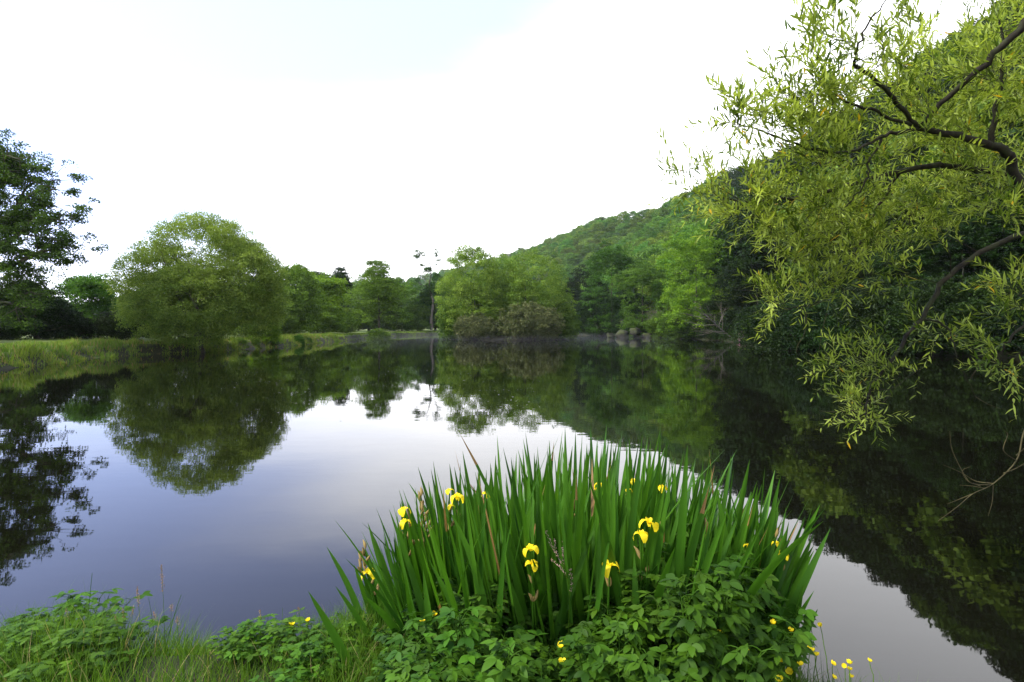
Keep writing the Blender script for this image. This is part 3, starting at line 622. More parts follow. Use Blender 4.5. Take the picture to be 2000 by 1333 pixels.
# fallen bare branches
root = thing('fallen_tree', 'bare grey fallen branches sticking out from the right bank', 'dead tree', (0, 0, 0)); gt = Geo(); rng = np.random.default_rng(6); Yf = 76
stem = catmull([PT(1432, 662, Yf), PT(1410, 645, Yf), PT(1385, 622, Yf - .6), PT(1355, 603, Yf - 1.4)], 5); tube(gt, stem, np.linspace(.11, .02, len(stem)), 6)
root.location = tuple(stem[0]); 
for s0, e0 in [((1410, 645), (1398, 590)), ((1400, 635), (1345, 628)), ((1420, 652), (1352, 640)), ((1395, 630), (1362, 592)), ((1405, 640), (1418, 600)), ((1390, 625), (1340, 612)), ((1415, 648), (1370, 655)), ((1400, 640), (1380, 598))]:
    a = PT(*s0, Yf); e = PT(*e0, Yf + rng.uniform(-2, .8)); pts = curve(a, (a + e) / 2 + rng.normal(0, .3, 3), e, 8, .04, rng); tube(gt, pts, np.linspace(.045, .012, 8), 5)
    for q in range(5):
        s = pts[rng.integers(2, 7)]; e2 = s + unit(e - a) * rng.uniform(.5, 1.4) + rng.normal(0, .4, 3); tube(gt, curve(s, (s + e2) / 2, e2, 4), np.linspace(.03, .01, 4), 4)
gt.v = [v - stem[0] for v in gt.v]
link('branch', gt.mesh('branch', deadwood, True), root)

# small tussocks on the left lawn edge
tg = 'small bushes dotted along the lawn edge'
for u, v, w in [(535, 652, 20), (585, 650, 20), (470, 655, 24), (497, 655, 20), (604, 655, 12), (790, 650, 12), (740, 640, 50), (850, 648, 14)]:
    Yt = {535: 56, 585: 62, 470: 50, 497: 52, 604: 66, 790: 135, 740: 88, 850: 153}[u]
    tree_at('small green bush on the bank edge between lawn and water', u, Yt, v, w, L_mid, name='bush', cat='bush', group=tg, reuse=4)

# ------------------------------------------------------------------ grass on the banks (stuff)
def blades_on(rng, n, xlo, xhi, ylo, yhi, sdlo, sdhi, h0, h1, w, clump=1.6, dens=None):
    x = rng.uniform(xlo, xhi, n * 6); y = rng.uniform(ylo, yhi, n * 6); P = np.stack([x, y], 1); s = pond_sd(P)
    k = (s > sdlo) & (s < sdhi); P = P[k]; 
    c = vnoise(P[:, 0] * 3, P[:, 1] * 3, clump) + vnoise(P[:, 0], P[:, 1], clump * 2)
    k = rng.random(len(P)) < np.clip(.55 + .55 * c, .08, 1); P = P[k][:n]; c = c[k][:n]
    z = height(P[:, 0], P[:, 1]); return np.column_stack([P, z - .03]), c
rng = np.random.default_rng(41); g = Geo()
B, c = blades_on(rng, 62000, -48, -20, 20, 80, -0.15, 5.5, .3, .8, .02)
n = len(B); H = np.clip(.36 + .24 * c + rng.normal(0, .09, n), .10, .85) * np.interp(pond_sd(B[:, :2]), [0, 1, 3, 5.5], [.6, 1, .8, .25])
D = unit(np.column_stack([rng.normal(0, .28, n), rng.normal(0, .28, n), np.ones(n)])); Nn = unit(rng.normal(size=(n, 3)) * [1, 1, .1])
T = np.clip(.45 + .25 * c + rng.normal(0, .2, n), 0, 1); T[rng.random(n) < .07 + .12 * (c < -.4)] = 1.2
blades(g, B, D, Nn, H, .022, [1, .8, .5, 0.05], bend=rng.uniform(0, .5, n), T=T)
B, c = blades_on(rng, 12000, -40, -14, 75, 180, -0.1, 3, .3, .8, .02); n = len(B)
D = unit(np.column_stack([rng.normal(0, .3, n), rng.normal(0, .3, n), np.ones(n)])); Nn = unit(rng.normal(size=(n, 3)) * [1, 1, .1])
blades(g, B, D, Nn, rng.uniform(.12, .4, n), .04, [1, .8, .5, .05], bend=.2, T=np.clip(rng.normal(.5, .2, n), 0, 1))
tag(link('bank_grass', g.mesh('bank_grass', L_bank)), kind='stuff')

# right bank ground cover (woodland edge foliage down to, and hanging over, the water)
rng = np.random.default_rng(42); g = Geo()
x = rng.uniform(9, 52, 19000); y = rng.uniform(7, 160, 19000); P2 = np.stack([x, y], 1); s = pond_sd(P2); P2 = P2[(s > -1.3) & (s < np.where(P2[:, 1] < 34, 14, 5))]; s = pond_sd(P2)
z = np.maximum(height(P2[:, 0], P2[:, 1]), .1); n = len(P2); top_ = rng.uniform(.4, 2.2, n) + .7 * vnoise(P2[:, 0], P2[:, 1], 2.0)
k_ = 16; ci = np.repeat(np.arange(n), k_); m_ = n * k_
Bp = np.column_stack([P2[ci] + rng.normal(0, .35, (m_, 2)), z[ci] + np.maximum(.05, top_[ci]) * rng.random(m_) ** .6])
diamonds(g, Bp, unit(rng.normal(size=(m_, 3))), unit(rng.normal(size=(m_, 3)) + [0, 0, 1]), rng.uniform(.12, .30, m_), rng.uniform(.08, .18, m_), np.clip(rng.normal(.45, .2, n)[ci] + rng.normal(0, .15, m_), 0, 1))
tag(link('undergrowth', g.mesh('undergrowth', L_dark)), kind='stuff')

# ------------------------------------------------------------------ near willow, overhanging from the right
rng = np.random.default_rng(88)
wx, wy = 6.3, 4.7; wz = hz(wx, wy)
willow = thing('willow_tree', 'near willow reaching in from the right with long narrow yellow-green leaves', 'tree', (wx, wy, wz - .1))
W0 = np.array([wx, wy, wz - .1])
gt = Geo(); gl = Geo(); nodes = []; nrad = []
def limb(pts, r0, r1, sides=8, wob=.006):
    p = catmull(pts, 7); p[1:-1] += rng.normal(0, wob, (len(p) - 2, 3)); r = np.linspace(r0, r1, len(p)); tube(gt, p, r, sides); nodes.extend(p); nrad.extend(r); return p
limb([W0, (5.8, 4.7, 1.2), (5.1, 4.5, 2.1), (4.4, 4.3, 2.65)], .20, .044, 10)
limb([(4.4, 4.3, 2.65), PT(2000, 375, 4.2), PT(1965, 300, 4.1), PT(1900, 275, 4.0), PT(1790, 250, 3.8)], .044, .019, 10)
for i in range(8): nrad[-1 - i] = .02
limb([PT(1790, 250, 3.8), PT(1745, 190, 3.6), PT(1690, 140, 3.4), PT(1668, 120, 3.3), PT(1690, 55, 3.2), PT(1735, -5, 3.1)], .016, .003)
limb([PT(1792, 250, 3.8), PT(1880, 165, 3.6), PT(1990, 60, 3.4), PT(2090, -40, 3.3), PT(2200, 0, 3.8), (5.1, 4.5, 3.3), (5.1, 4.5, 2.1)], .014, .04)
limb([(4.4, 4.3, 2.65), PT(2060, 350, 4.5), PT(1990, 345, 4.5), PT(1830, 325, 4.3), PT(1700, 350, 4.2), PT(1560, 385, 4.1), PT(1450, 395, 4.0), PT(1375, 372, 4.0)], .034, .003)
limb([(5.1, 4.5, 2.1), PT(2100, 440, 4.8), PT(1890, 510, 4.6), PT(1800, 620, 4.5), PT(1745, 700, 4.4), PT(1700, 760, 4.3), PT(1690, 815, 4.2)], .028, .004)
limb([(5.1, 4.5, 2.1), PT(2120, 540, 4.2), PT(2040, 600, 4.0), PT(1975, 660, 3.9), PT(1950, 700, 3.9)], .02, .004)
limb([PT(1795, 252, 3.8), PT(1730, 265, 3.7), PT(1640, 300, 3.6), PT(1500, 262, 3.5), PT(1440, 240, 3.4)], .014, .003)
limb([PT(1795, 252, 3.8), PT(1700, 215, 3.6), PT(1620, 190, 3.5), PT(1560, 180, 3.4)], .012, .003)
limb([PT(1760, 335, 4.25), PT(1700, 430, 4.4), PT(1660, 520, 4.4), PT(1610, 585, 4.3), PT(1525, 605, 4.2)], .012, .003)
limb([PT(1730, 265, 3.7), PT(1700, 310, 3.7), PT(1690, 355, 3.7), PT(1640, 420, 3.8)], .010, .003)
limb([PT(1450, 395, 4.0), PT(1400, 365, 4.0), PT(1350, 345, 3.95), PT(1310, 325, 3.9)], .004, .0015)
limb([PT(1935, 285, 4.05), PT(1945, 200, 4.0), PT(1960, 120, 3.9), PT(1950, 20, 3.8)], .02, .005)
limb([PT(1800, 620, 4.5), PT(1850, 640, 4.4), PT(1870, 700, 4.3), PT(1905, 775, 4.25)], .009, .002)
limb([PT(1690, 760, 4.3), PT(1740, 760, 4.25), PT(1800, 720, 4.3)], .004, .002)
# leaf-bearing regions of the crown: u, v, half sizes, depth range, number of shoots
blobs = [(1640, 105, 95, 45, 3.0, 3.4, 20), (1570, 175, 70, 60, 3.1, 3.6, 24), (1500, 225, 55, 30, 3.2, 3.6, 13), (1440, 240, 35, 18, 3.3, 3.5, 5), (1340, 345, 30, 14, 3.8, 4, 6),
         (1440, 400, 85, 45, 3.7, 4.2, 46), (1580, 270, 90, 60, 3.3, 4.0, 38), (1640, 360, 110, 60, 3.5, 4.4, 56), (1700, 215, 100, 60, 3.2, 4.0, 46), (1850, 130, 120, 90, 3.0, 4.4, 70), (1960, 60, 80, 70, 3.0, 4.4, 44),
         (1920, 240, 110, 90, 3.4, 4.8, 78), (1950, 380, 90, 60, 3.6, 4.8, 32), (1800, 330, 120, 70, 3.6, 4.8, 60), (1780, 430, 120, 45, 3.9, 4.8, 40), (1600, 450, 110, 45, 3.8, 4.5, 46), (1690, 500, 60, 30, 4.1, 4.5, 14), (1740, 520, 50, 25, 4.1, 4.6, 8),
         (1600, 590, 85, 22, 4.1, 4.4, 20), (1640, 545, 45, 30, 4.1, 4.4, 11), (1560, 520, 25, 15, 4.1, 4.3, 4), (1985, 590, 40, 40, 3.7, 4.1, 9), (1980, 690, 40, 55, 3.7, 4.1, 14), (1970, 440, 40, 40, 3.0, 3.4, 5),
         (1830, 645, 55, 20, 4.3, 4.6, 9), (1625, 722, 35, 10, 4.3, 4.5, 6), (1735, 715, 65, 30, 4.2, 4.5, 18), (1690, 790, 50, 16, 4.1, 4.4, 9), (1690, 825, 18, 12, 4.1, 4.3, 4), (1730, 440, 110, 60, 3.9, 4.6, 30)]
att = []
for (u, v, ru, rv, y0, y1, n) in blobs:
    sub_ = [unit(rng.normal(size=2)) * rng.random() ** .5 for _ in range(max(1, n // 5))]
    for _ in range(int(n * (.82 if v > 300 else .92)) + 1):
        d = sub_[rng.integers(len(sub_))] + rng.normal(0, 1, 2) * np.array([20 / ru, 15 / rv]) if n > 12 else unit(rng.normal(size=2)) * rng.random() ** .5; 
        yy = rng.uniform(y0, y1) + (.45 if u > 1640 and v < 450 else 0)
        att.append(PT(u + d[0] * ru, v + d[1] * rv, yy))
att = np.array(att); nodes = np.array(nodes); nrad = np.array(nrad)
dist = np.array([np.linalg.norm(nodes - a, axis=1).min() for a in att]); att = att[np.argsort(dist)]
trunkdir = np.array([5.0, 4.5, 2.4]); shoots = []
for a in att:
    dd = np.linalg.norm(nodes - a, axis=1); dt = np.linalg.norm(a - trunkdir); nd = np.linalg.norm(nodes - trunkdir, axis=1)
    i = (dd + 1.2 * np.maximum(0, nd - dt)).argmin(); s = nodes[i]; ln = np.linalg.norm(a - s)
    if ln < .03: shoots.append((a, unit(a - trunkdir))); continue
    mid = (a + s) / 2 + np.array([0, 0, ln * rng.uniform(-.05, .15)]) + rng.normal(0, ln * .08, 3)
    k = max(4, int(ln / .05)); k = min(k, 12); pts = curve(s, mid, a, k, ln * .012, rng); r = np.linspace(min(nrad[i] * .75, .002 + ln * .008), .0013, k)
    tube(gt, pts, r, 5); nodes = np.concatenate([nodes, pts[1:]]); nrad = np.concatenate([nrad, r[1:]])
    shoots.append((a, unit(pts[-1] - pts[-2])))
    for q in range(2, k - 1, 3): shoots.append((pts[q], unit(pts[-1] - s)))
LB, LD, LN, LL, LW, LT = [], [], [], [], [], []
for (p0, d0) in shoots:
    for _ in range(rng.integers(1, 3)):
        ln = rng.uniform(.12, .32); d = unit(d0 * .6 + rng.normal(0, .55, 3) + np.array([-.25, -.05, .3])); e = p0 + d * ln; mid = p0 + d * ln * .5 + np.array([0, 0, .03]); e[2] -= ln * rng.uniform(-.15, .25)
        k = 6; pts = curve(p0, mid, e, k); tube(gt, pts, np.linspace(.0016, .0007, k), 3)
        m = int(ln / .019) + 1; tt = np.linspace(.12, 1, m); base = np.stack([np.interp(tt, np.linspace(0, 1, k), pts[:, j]) for j in range(3)], 1)
        ax = unit(e - p0); s1 = unit(np.cross(ax, rng.normal(size=3))); s2 = np.cross(ax, s1); ang = np.arange(m) * 2.4 + rng.uniform(0, 6)
        side = np.cos(ang)[:, None] * s1 + np.sin(ang)[:, None] * s2
        D = unit(side * rng.uniform(.5, .9, (m, 1)) + ax * rng.uniform(.6, 1.0, (m, 1)) + rng.normal(0, .16, (m, 3)) + np.array([0, 0, .22])); tone = rng.normal(.45, .3)
        LB.append(base); LD.append(D); LN.append(unit(np.cross(D, np.cross(np.array([0, 0, 1.0]), D)) + rng.normal(0, .3, (m, 3)))); LL.append(rng.uniform(.045, .11, m) * np.interp(tt, [0, .3, 1], [.7, 1, .7])); LW.append(rng.uniform(.0045, .0082, m)); LT.append(np.clip(tone + rng.normal(0, .14, m), 0, 1) + (rng.random(m) < .006) * 1.2)
LB, LD, LN = map(np.concatenate, (LB, LD, LN)); LL, LW, LT = map(np.concatenate, (LL, LW, LT))
print('willow leaves', len(LB))
blades(gl, LB, LD, LN, LL, LW, [.12, .8, 1.0, .62, .03], bend=-rng.uniform(-.3, .4, len(LB)), fold=.25, T=LT)
for g_ in (gt, gl): g_.v = [v - W0 for v in g_.v]
link('trunk', gt.mesh('trunk', bark_willow, True), willow); link('foliage', gl.mesh('foliage', L_willow), willow)
# bare hanging twigs, part of the same tree
gb = Geo()
def bare(pts, r0, r1, k=5): p = catmull([PT(*q) for q in pts], k); tube(gb, p, np.linspace(r0, r1, len(p)), 5)
bare([(2060, 700, 3.9), (2020, 790, 3.7), (1998, 850, 3.6), (1985, 900, 3.55), (1940, 945, 3.5), (1900, 965, 3.45), (1870, 990, 3.4), (1832, 1018, 3.4)], .006, .0012)
for q in [[(1985, 900, 3.55), (1960, 880, 3.5), (1968, 850, 3.5), (1962, 842, 3.5)], [(1940, 945, 3.5), (1905, 940, 3.6), (1880, 925, 3.6), (1842, 908, 3.6)], [(1935, 948, 3.5), (1900, 945, 3.4), (1885, 930, 3.4), (1860, 880, 3.4), (1855, 842, 3.4)], [(1940, 945, 3.5), (1938, 980, 3.5), (1930, 1008, 3.5)], [(1960, 925, 3.5), (1985, 915, 3.4), (2010, 900, 3.4)], [(1900, 965, 3.45), (1875, 975, 3.5), (1850, 985, 3.5)], [(1925, 955, 3.5), (1900, 950, 3.5), (1875, 948, 3.5)], [(1915, 950, 3.5), (1890, 940, 3.5), (1880, 920, 3.5), (1895, 912, 3.5)], [(1985, 890, 3.55), (2005, 870, 3.5), (1998, 850, 3.5)],
          [(1575, 610, 4.25), (1572, 650, 4.25), (1558, 675, 4.25), (1555, 690, 4.25)], [(1615, 612, 4.3), (1605, 650, 4.3), (1600, 690, 4.3)], [(1700, 770, 4.3), (1720, 790, 4.3), (1760, 745, 4.3)], [(1690, 800, 4.2), (1640, 805, 4.2), (1600, 803, 4.2)], [(1905, 775, 4.25), (1930, 790, 4.2), (1960, 800, 4.2)], [(1895, 740, 4.25), (1915, 715, 4.2), (1950, 705, 4.1)]]:
    bare(q, .0032, .0009)
gb.v = [v - W0 for v in gb.v]; link('bare_branch', gb.mesh('bare_branch', twig_mat, True), willow)

# ------------------------------------------------------------------ iris clump
rng = np.random.default_rng(15)
IC = np.array([.36, 3.02]); iz = .12
iris = thing('iris_clump', 'big clump of sword-leaved irises with yellow flowers at the near water edge', 'iris', (IC[0], IC[1], iz))
I0 = np.array([IC[0], IC[1], iz])
IP = [.55, .85, 1, 1, 1, .95, .86, .70, .45, .02]
def top_row(u): return np.interp(u, [560, 640, 700, 760, 830, 900, 1000, 1110, 1270, 1390, 1500, 1590, 1640], [1200, 1110, 1060, 985, 925, 880, 868, 850, 850, 890, 935, 990, 1060])
fans = []; 
while len(fans) < 158:
    d = unit(rng.normal(size=2)) * rng.random() ** .5; fx, fy = IC + d * [.98, .50]
    if all((fx - a) ** 2 + (fy - b) ** 2 > .0038 for a, b, _ in fans): fans.append((fx, fy, d))
gi_ = Geo(); Bs, Ds, Ns, Ls, Ws, Be, Ts, Tw = [], [], [], [], [], [], [], []
for (fx, fy, d) in fans:
    fa = rng.uniform(0, math.pi); fv = np.array([math.cos(fa), math.sin(fa), 0]); out_ = np.array([d[0] * .30 + rng.normal(0, .07), d[1] * .14 + rng.normal(0, .06), 1.0])
    k = rng.integers(5, 8); tone = rng.normal(.5, .15)
    for j in range(k):
        o_ = (j - (k - 1) / 2); B = np.array([fx, fy, iz + rng.uniform(-.02, .03)]) + fv * o_ * .022
        D = unit(out_ + fv * o_ * rng.uniform(.03, .085) + rng.normal(0, .02, 3))
        # the length brings the tip up to the outline of the clump
        for it in range(3):
            L = 1.15 if it == 0 else L; tip = B + D * L; u = 1000 + tip[0] / tip[1] * FPX; zt = CAM_Z - (top_row(u) - HZ) / FPX * tip[1]; L = (zt - B[2]) / D[2]
        L *= (1 - abs(o_) * .075) * np.clip(rng.normal(.92, .14), .5, 1.06); L = float(np.clip(L, .35, 1.32))
        Bs.append(B); Ds.append(D); Ls.append(L); Ws.append(rng.uniform(.0125, .0225)); Ns.append(unit(np.cross(D, fv) * 1.0 + rng.normal(0, .15, 3)))
        b = rng.normal(0, .08) + (rng.random() < .16) * rng.choice([-1, 1]) * rng.uniform(.2, .6); Be.append(b); Ts.append(np.clip(tone + rng.normal(0, .16), 0, 1) + (rng.random() < .003) * 1.2); Tw.append(rng.normal(0, .5))
A = lambda x: np.array(x)
# the bend acts in the plane of the fan, sideways, so leaves droop without turning over
TT = np.repeat(A(Ts)[:, None], 18, 1) + rng.normal(0, .05, (len(Ts), 18)); tipb = rng.random(len(Ts)) < .05; TT[tipb, -2:] = 1.2; tipb &= rng.random(len(Ts)) < .25; TT[tipb, -4:] = 1.2
blades(gi_, A(Bs), A(Ds), A(Ns), A(Ls), A(Ws), IP, bend=A(Be) * .6, fold=.35, T=TT, twist=A(Tw))
gi_.v = [v - I0 for v in gi_.v]; link('foliage', gi_.mesh('foliage', L_iris), iris)
# single blades that stand apart: (base u, v, Y) -> (tip u, v, Y), sideways sag
SB = [((735, 1330, 2.9), (638, 1068, 2.9), .10, .018), ((720, 1330, 2.6), (602, 1155, 2.5), .06, .022), ((760, 1290, 2.8), (655, 1145, 2.7), .08, .017), ((1500, 1300, 2.9), (1602, 985, 2.8), .10, .020), ((1480, 1260, 2.9), (1522, 937, 2.8), .07, .019), ((1510, 1300, 2.8), (1590, 1075, 2.7), .12, .018), ((1530, 1320, 2.7), (1597, 1190, 2.6), .06, .018), ((1535, 1280, 2.7), (1570, 1140, 2.6), .05, .016),
      ((960, 1250, 2.45), (880, 1000, 2.4), .17, .019), ((1170, 1300, 2.4), (1170, 1015, 2.4), .03, .018), ((1010, 1250, 2.5), (1165, 1015, 2.45), -.10, .016), ((1245, 1330, 2.3), (1238, 1078, 2.35), .02, .020), ((1500, 1260, 2.7), (1400, 950, 2.7), -.14, .018), ((850, 1230, 2.5), (826, 1112, 2.45), .05, .019), ((950, 1230, 2.5), (836, 1090, 2.45), .1, .016), ((1410, 1290, 2.6), (1398, 1008, 2.6), -.04, .019), ((870, 1200, 2.6), (760, 995, 2.6), .06, .017), ((1050, 1270, 2.5), (980, 1100, 2.45), .10, .018), ((1330, 1260, 2.5), (1440, 1010, 2.55), .08, .018), ((1290, 1260, 2.5), (1220, 960, 2.6), .03, .019)]
for a, b, sag, w in SB:
    g = Geo(); p0, p1 = PT(*a), PT(*b); p0[2] = .14; D = p1 - p0; L = np.linalg.norm(D); side = unit(np.cross(D, [0, 1, 0])); 
    blades(g, (p0 - I0)[None], D[None], side[None] if False else unit(np.array([[0, -1, .25]])), L, w, IP, bend=0, fold=.3, T=np.clip(rng.normal(.65, .12), 0, 1), twist=.25)
    # arch it
    V = g.v[0]; tt = np.clip(((V - (p0 - I0)) @ (D / L)) / L, 0, 1); V += (np.sin(tt * math.pi) * sag * L * .5)[:, None] * -np.sign(D[0]) * np.array([-.6, 0, -.0]) * -1 + (np.sin(tt * math.pi) * abs(sag) * L * .6)[:, None] * np.array([0, 0, 1.0])
    link('leaf_blade', g.mesh('leaf_blade', L_iris, True), iris)

FALL = [.25, .45, .85, 1.0, .95, .72, .3]
def flower_mesh(seed, droopy=1.0):
    r = np.random.default_rng(seed); g = Geo(); a0 = r.uniform(0, 2)
    for k in range(3):
        a = a0 + k * 2.094; o_ = np.array([[math.cos(a), math.sin(a), 0.0]]); z = np.array([[0, 0, 1.0]]); B = np.array([[0, 0, 0.0]])
        blades(g, B, o_, z, .058, .029, FALL, bend=1.0, fold=-.18, T=r.uniform(.3, .9), pa=[0, .22, .45, .68, .85, .95, .92], pb=np.array([0, .25, .40, .38, .15 * droopy, -.2 * droopy, -.6 * droopy]))
        a2 = a + 1.047; o2 = np.array([[math.cos(a2) * .35, math.sin(a2) * .35, 1.0]]); blades(g, B, o2, unit(np.array([[math.cos(a2), math.sin(a2), -.3]])), .036, .010, [.4, .8, 1, .9, .3], bend=.2, T=.8)
        o3 = np.array([[math.cos(a) * .8, math.sin(a) * .8, .75]]); blades(g, B, o3, z, .042, .013, [.4, .7, .9, 1, .9, .4], bend=.25, fold=-.3, T=1.0)
    return g
flw = [flower_mesh(k, .9 + .2 * (k % 3)).mesh('flower', petal, True) for k in range(4)]
FL = [(1268, 1024, 2.35, 1.25), (1252, 1046, 2.33, 1.0), (1191, 1107, 2.3, 1.15), (1036, 1074, 2.4, 1.05), (1039, 1103, 2.38, .9), (719, 1120, 2.75, 1.1), (893, 972, 2.75, 1.0), (878, 960, 2.85, .75), (881, 990, 2.8, .6), (789, 998, 2.85, 1.0), (791, 1021, 2.8, .9), (950, 966, 3.0, .8), (1111, 973, 2.9, .8), (1172, 950, 2.9, .95), (1165, 958, 2.85, .7), (1291, 955, 2.85, .95), (1238, 940, 2.95, .7), (1527, 1083, 2.75, .95), (1515, 1062, 2.75, .6), (1460, 1067, 2.7, .55), (1228, 958, 2.9, .55), (1533, 1088, 2.72, .6)]
budg = Geo()
def bud_mesh():
    g = Geo(); z = np.linspace(0, 1, 7); tube(g, np.column_stack([.004 * np.sin(z * 3), 0 * z, z * .05]), np.array([.002, .006, .008, .0075, .006, .0035, .0008]), 6); return g.mesh('bud', bud_mat, True)
budm = bud_mesh()
for i, (u, v, Y, s) in enumerate(FL):
    q = PT(u, v, Y); b = np.array([q[0] * .92 + IC[0] * .08 + rng.normal(0, .03), min(Y + .15, 3.3), iz]); g = Geo()
    pts = curve(b - I0, (b + q) / 2 - I0 + np.array([rng.normal(0, .02), 0, .08]), q - I0 + np.array([0, 0, -.012]), 9); tube(g, pts, np.linspace(.006, .0035, 9), 6, .5)
    st = link('flower_stem', g.mesh('flower_stem', L_iris, True), iris)
    f = link('flower', flw[i % 4], st); f.location = tuple(q - I0); f.scale = (s * .57,) * 3; f.rotation_euler = (rng.uniform(-.25, .25), rng.uniform(-.25, .25), rng.uniform(0, 6))
    for kk in range(rng.integers(1, 4)):
        bo = link('bud', budm, st); t_ = rng.uniform(.80, .96); pi = pts[int(t_ * 8)]; bo.location = tuple(pi); bo.rotation_euler = (rng.uniform(-.5, .5), rng.uniform(-.5, .5), 0); bo.scale = (rng.uniform(.8, 1.2),) * 3
# spent brownish heads on the left and right
for (u, v, Y) in [(712, 1075, 2.75), (708, 1090, 2.75), (825, 1000, 2.8), (822, 968, 2.9), (1118, 990, 2.85), (1380, 1030, 2.65), (1130, 998, 2.8), (1520, 1052, 2.8), (832, 1030, 2.75)]:
    q = PT(u, v, Y); b = np.array([q[0] * .92 + IC[0] * .08, min(Y + .15, 3.3), iz]); g = Geo()
    pts = curve(b - I0, (b + q) / 2 - I0 + np.array([.01, 0, .06]), q - I0, 9); tube(g, pts, np.linspace(.006, .003, 9), 6)
    st = link('flower_stem', g.mesh('flower_stem', L_iris, True), iris)
    for kk in range(5):
        bo = link('bud', budm, st); bo.location = tuple(q - I0 + np.array([rng.normal(0, .008), rng.normal(0, .008), -.025 * kk])); bo.rotation_euler = (rng.uniform(-.7, .7), rng.uniform(-.7, .7), 0)

# ------------------------------------------------------------------ leafy herbs
HP = [.1, .62, .95, 1, .86, .55, .02]
def herb(seed, h, spread, nst, lsize, kind):
    """one plant: several leaning stems with compound leaves; returns stem and foliage geometry"""
    r = np.random.default_rng(seed); gs = Geo(); gf = Geo()
    for s in range(nst):
        a = r.uniform(0, 6.28); rad = spread * r.random() ** .6; e = np.array([math.cos(a) * rad, math.sin(a) * rad, h * (1 - .45 * (rad / spread) ** 2) * r.uniform(.75, 1.05)])
        b = np.array([e[0] * .25, e[1] * .25, -.05]); st = curve(b, np.array([e[0] * .45, e[1] * .45, e[2] * .65]), e, 10, .008, r); tube(gs, st, np.linspace(.004, .0015, 10), 5)
        for k in range(3, 10):
            for rep in range(1 + (k > 6)):
                az_ = k * 2.4 + s + rep * 3.14 + r.normal(0, .3); out_ = np.array([math.cos(az_), math.sin(az_), 0]); pl = lsize * r.uniform(.5, 1.1)
                pe = st[k] + out_ * pl + np.array([0, 0, pl * r.uniform(.1, .6)]); tube(gs, curve(st[k], (st[k] + pe) / 2 + np.array([0, 0, .01]), pe, 4), np.linspace(.002, .001, 4), 3)
                n = 3 if kind == 'tri' else 5; tone = r.normal(.5, .2)
                fwd = unit(out_ + np.array([0, 0, r.uniform(-.35, .15)])); sd_ = np.array([-out_[1], out_[0], 0])
                if kind == 'pin':
                    ts = [0, .0, .5, .5, 1.0]; angs = [1.1, -1.1, .95, -.95, 0]
                else:
                    ts = [1.0] * n; angs = np.linspace(-1.25, 1.25, n) if n > 3 else [-1.15, 1.15, 0]
                for t_, an in zip(ts, angs):
                    B = pe + fwd * lsize * .55 * (t_ - 1) * (kind == 'pin'); d = unit(fwd * math.cos(an) + sd_ * math.sin(an) + r.normal(0, .08, 3))
                    L = lsize * r.uniform(.75, 1.05) * (1 if an == 0 or kind == 'pin' else .85); Nn = unit(np.array([0, 0, 1.0]) + out_ * .25 + r.normal(0, .22, 3))
                    blades(gf, B[None], d[None], Nn[None], L, L * (.26 if kind != 'pin' else .23), HP, bend=r.uniform(-.35, -.02), fold=r.uniform(.08, .3), T=np.clip(tone + r.normal(0, .1), 0, 1))
    return gs, gf
def herb_proto(seed, label, cat, loc, mat_, group, *a):
    gs, gf = herb(seed, *a); root = thing('leafy_plant', label, cat, loc, 0, group)
    link('stem', gs.mesh('stem', L_herb, True), root); link('foliage', gf.mesh('foliage', mat_, False), root); return root
mass_g = 'leafy plants massed in front of the irises'; mass_l = 'dark green leafy plant in the dense mass in front of the irises'
rng = np.random.default_rng(55)
pr = [herb_proto(500, mass_l, 'plant', (-.3, 2.35, .3), L_herb, mass_g, .42, .26, 13, .052, 'tri'), herb_proto(501, mass_l, 'plant', (.3, 2.3, .3), L_herb, mass_g, .40, .25, 12, .048, 'pal'), herb_proto(502, mass_l, 'plant', (.8, 2.35, .3), L_herb, mass_g, .38, .26, 13, .046, 'pin')]
spots = []
# wanted top of the mass (pixel row) by column
def mass_top(u): return np.interp(u, [700, 780, 880, 930, 1000, 1060, 1130, 1200, 1280, 1340, 1420, 1500, 1560, 1600], [1300, 1215, 1150, 1130, 1190, 1220, 1200, 1130, 1090, 1060, 1085, 1130, 1200, 1280])
for row, (Y, n, drop) in enumerate([(2.62, 13, 0), (2.38, 12, 45), (2.14, 12, 95), (1.98, 9, 140)]):
    for k in range(n):
        u = 775 + (k + rng.uniform(.2, .8)) / n * (715 - row * 22); spots.append((u, Y + rng.uniform(-.05, .05), mass_top(u) + drop + rng.uniform(-10, 18)))
first = True
for i, (u, Y, v) in enumerate(spots):
    q = PT(u, v, Y); z0 = hz(q[0], Y); z0 = max(z0, .02); hgt = q[2] - z0; s = np.clip(hgt / .37, .6, 1.95); src = pr[i % 3]
    if i < 3: src.location = (q[0], Y, z0); src.scale = (min(s, 1.15), min(s, 1.15), s); src.rotation_euler = (0, 0, rng.uniform(0, 6)); continue
    copy_tree(src, (q[0], Y, z0), rng.uniform(0, 6.28), (min(s, 1.15), min(s, 1.15), s))
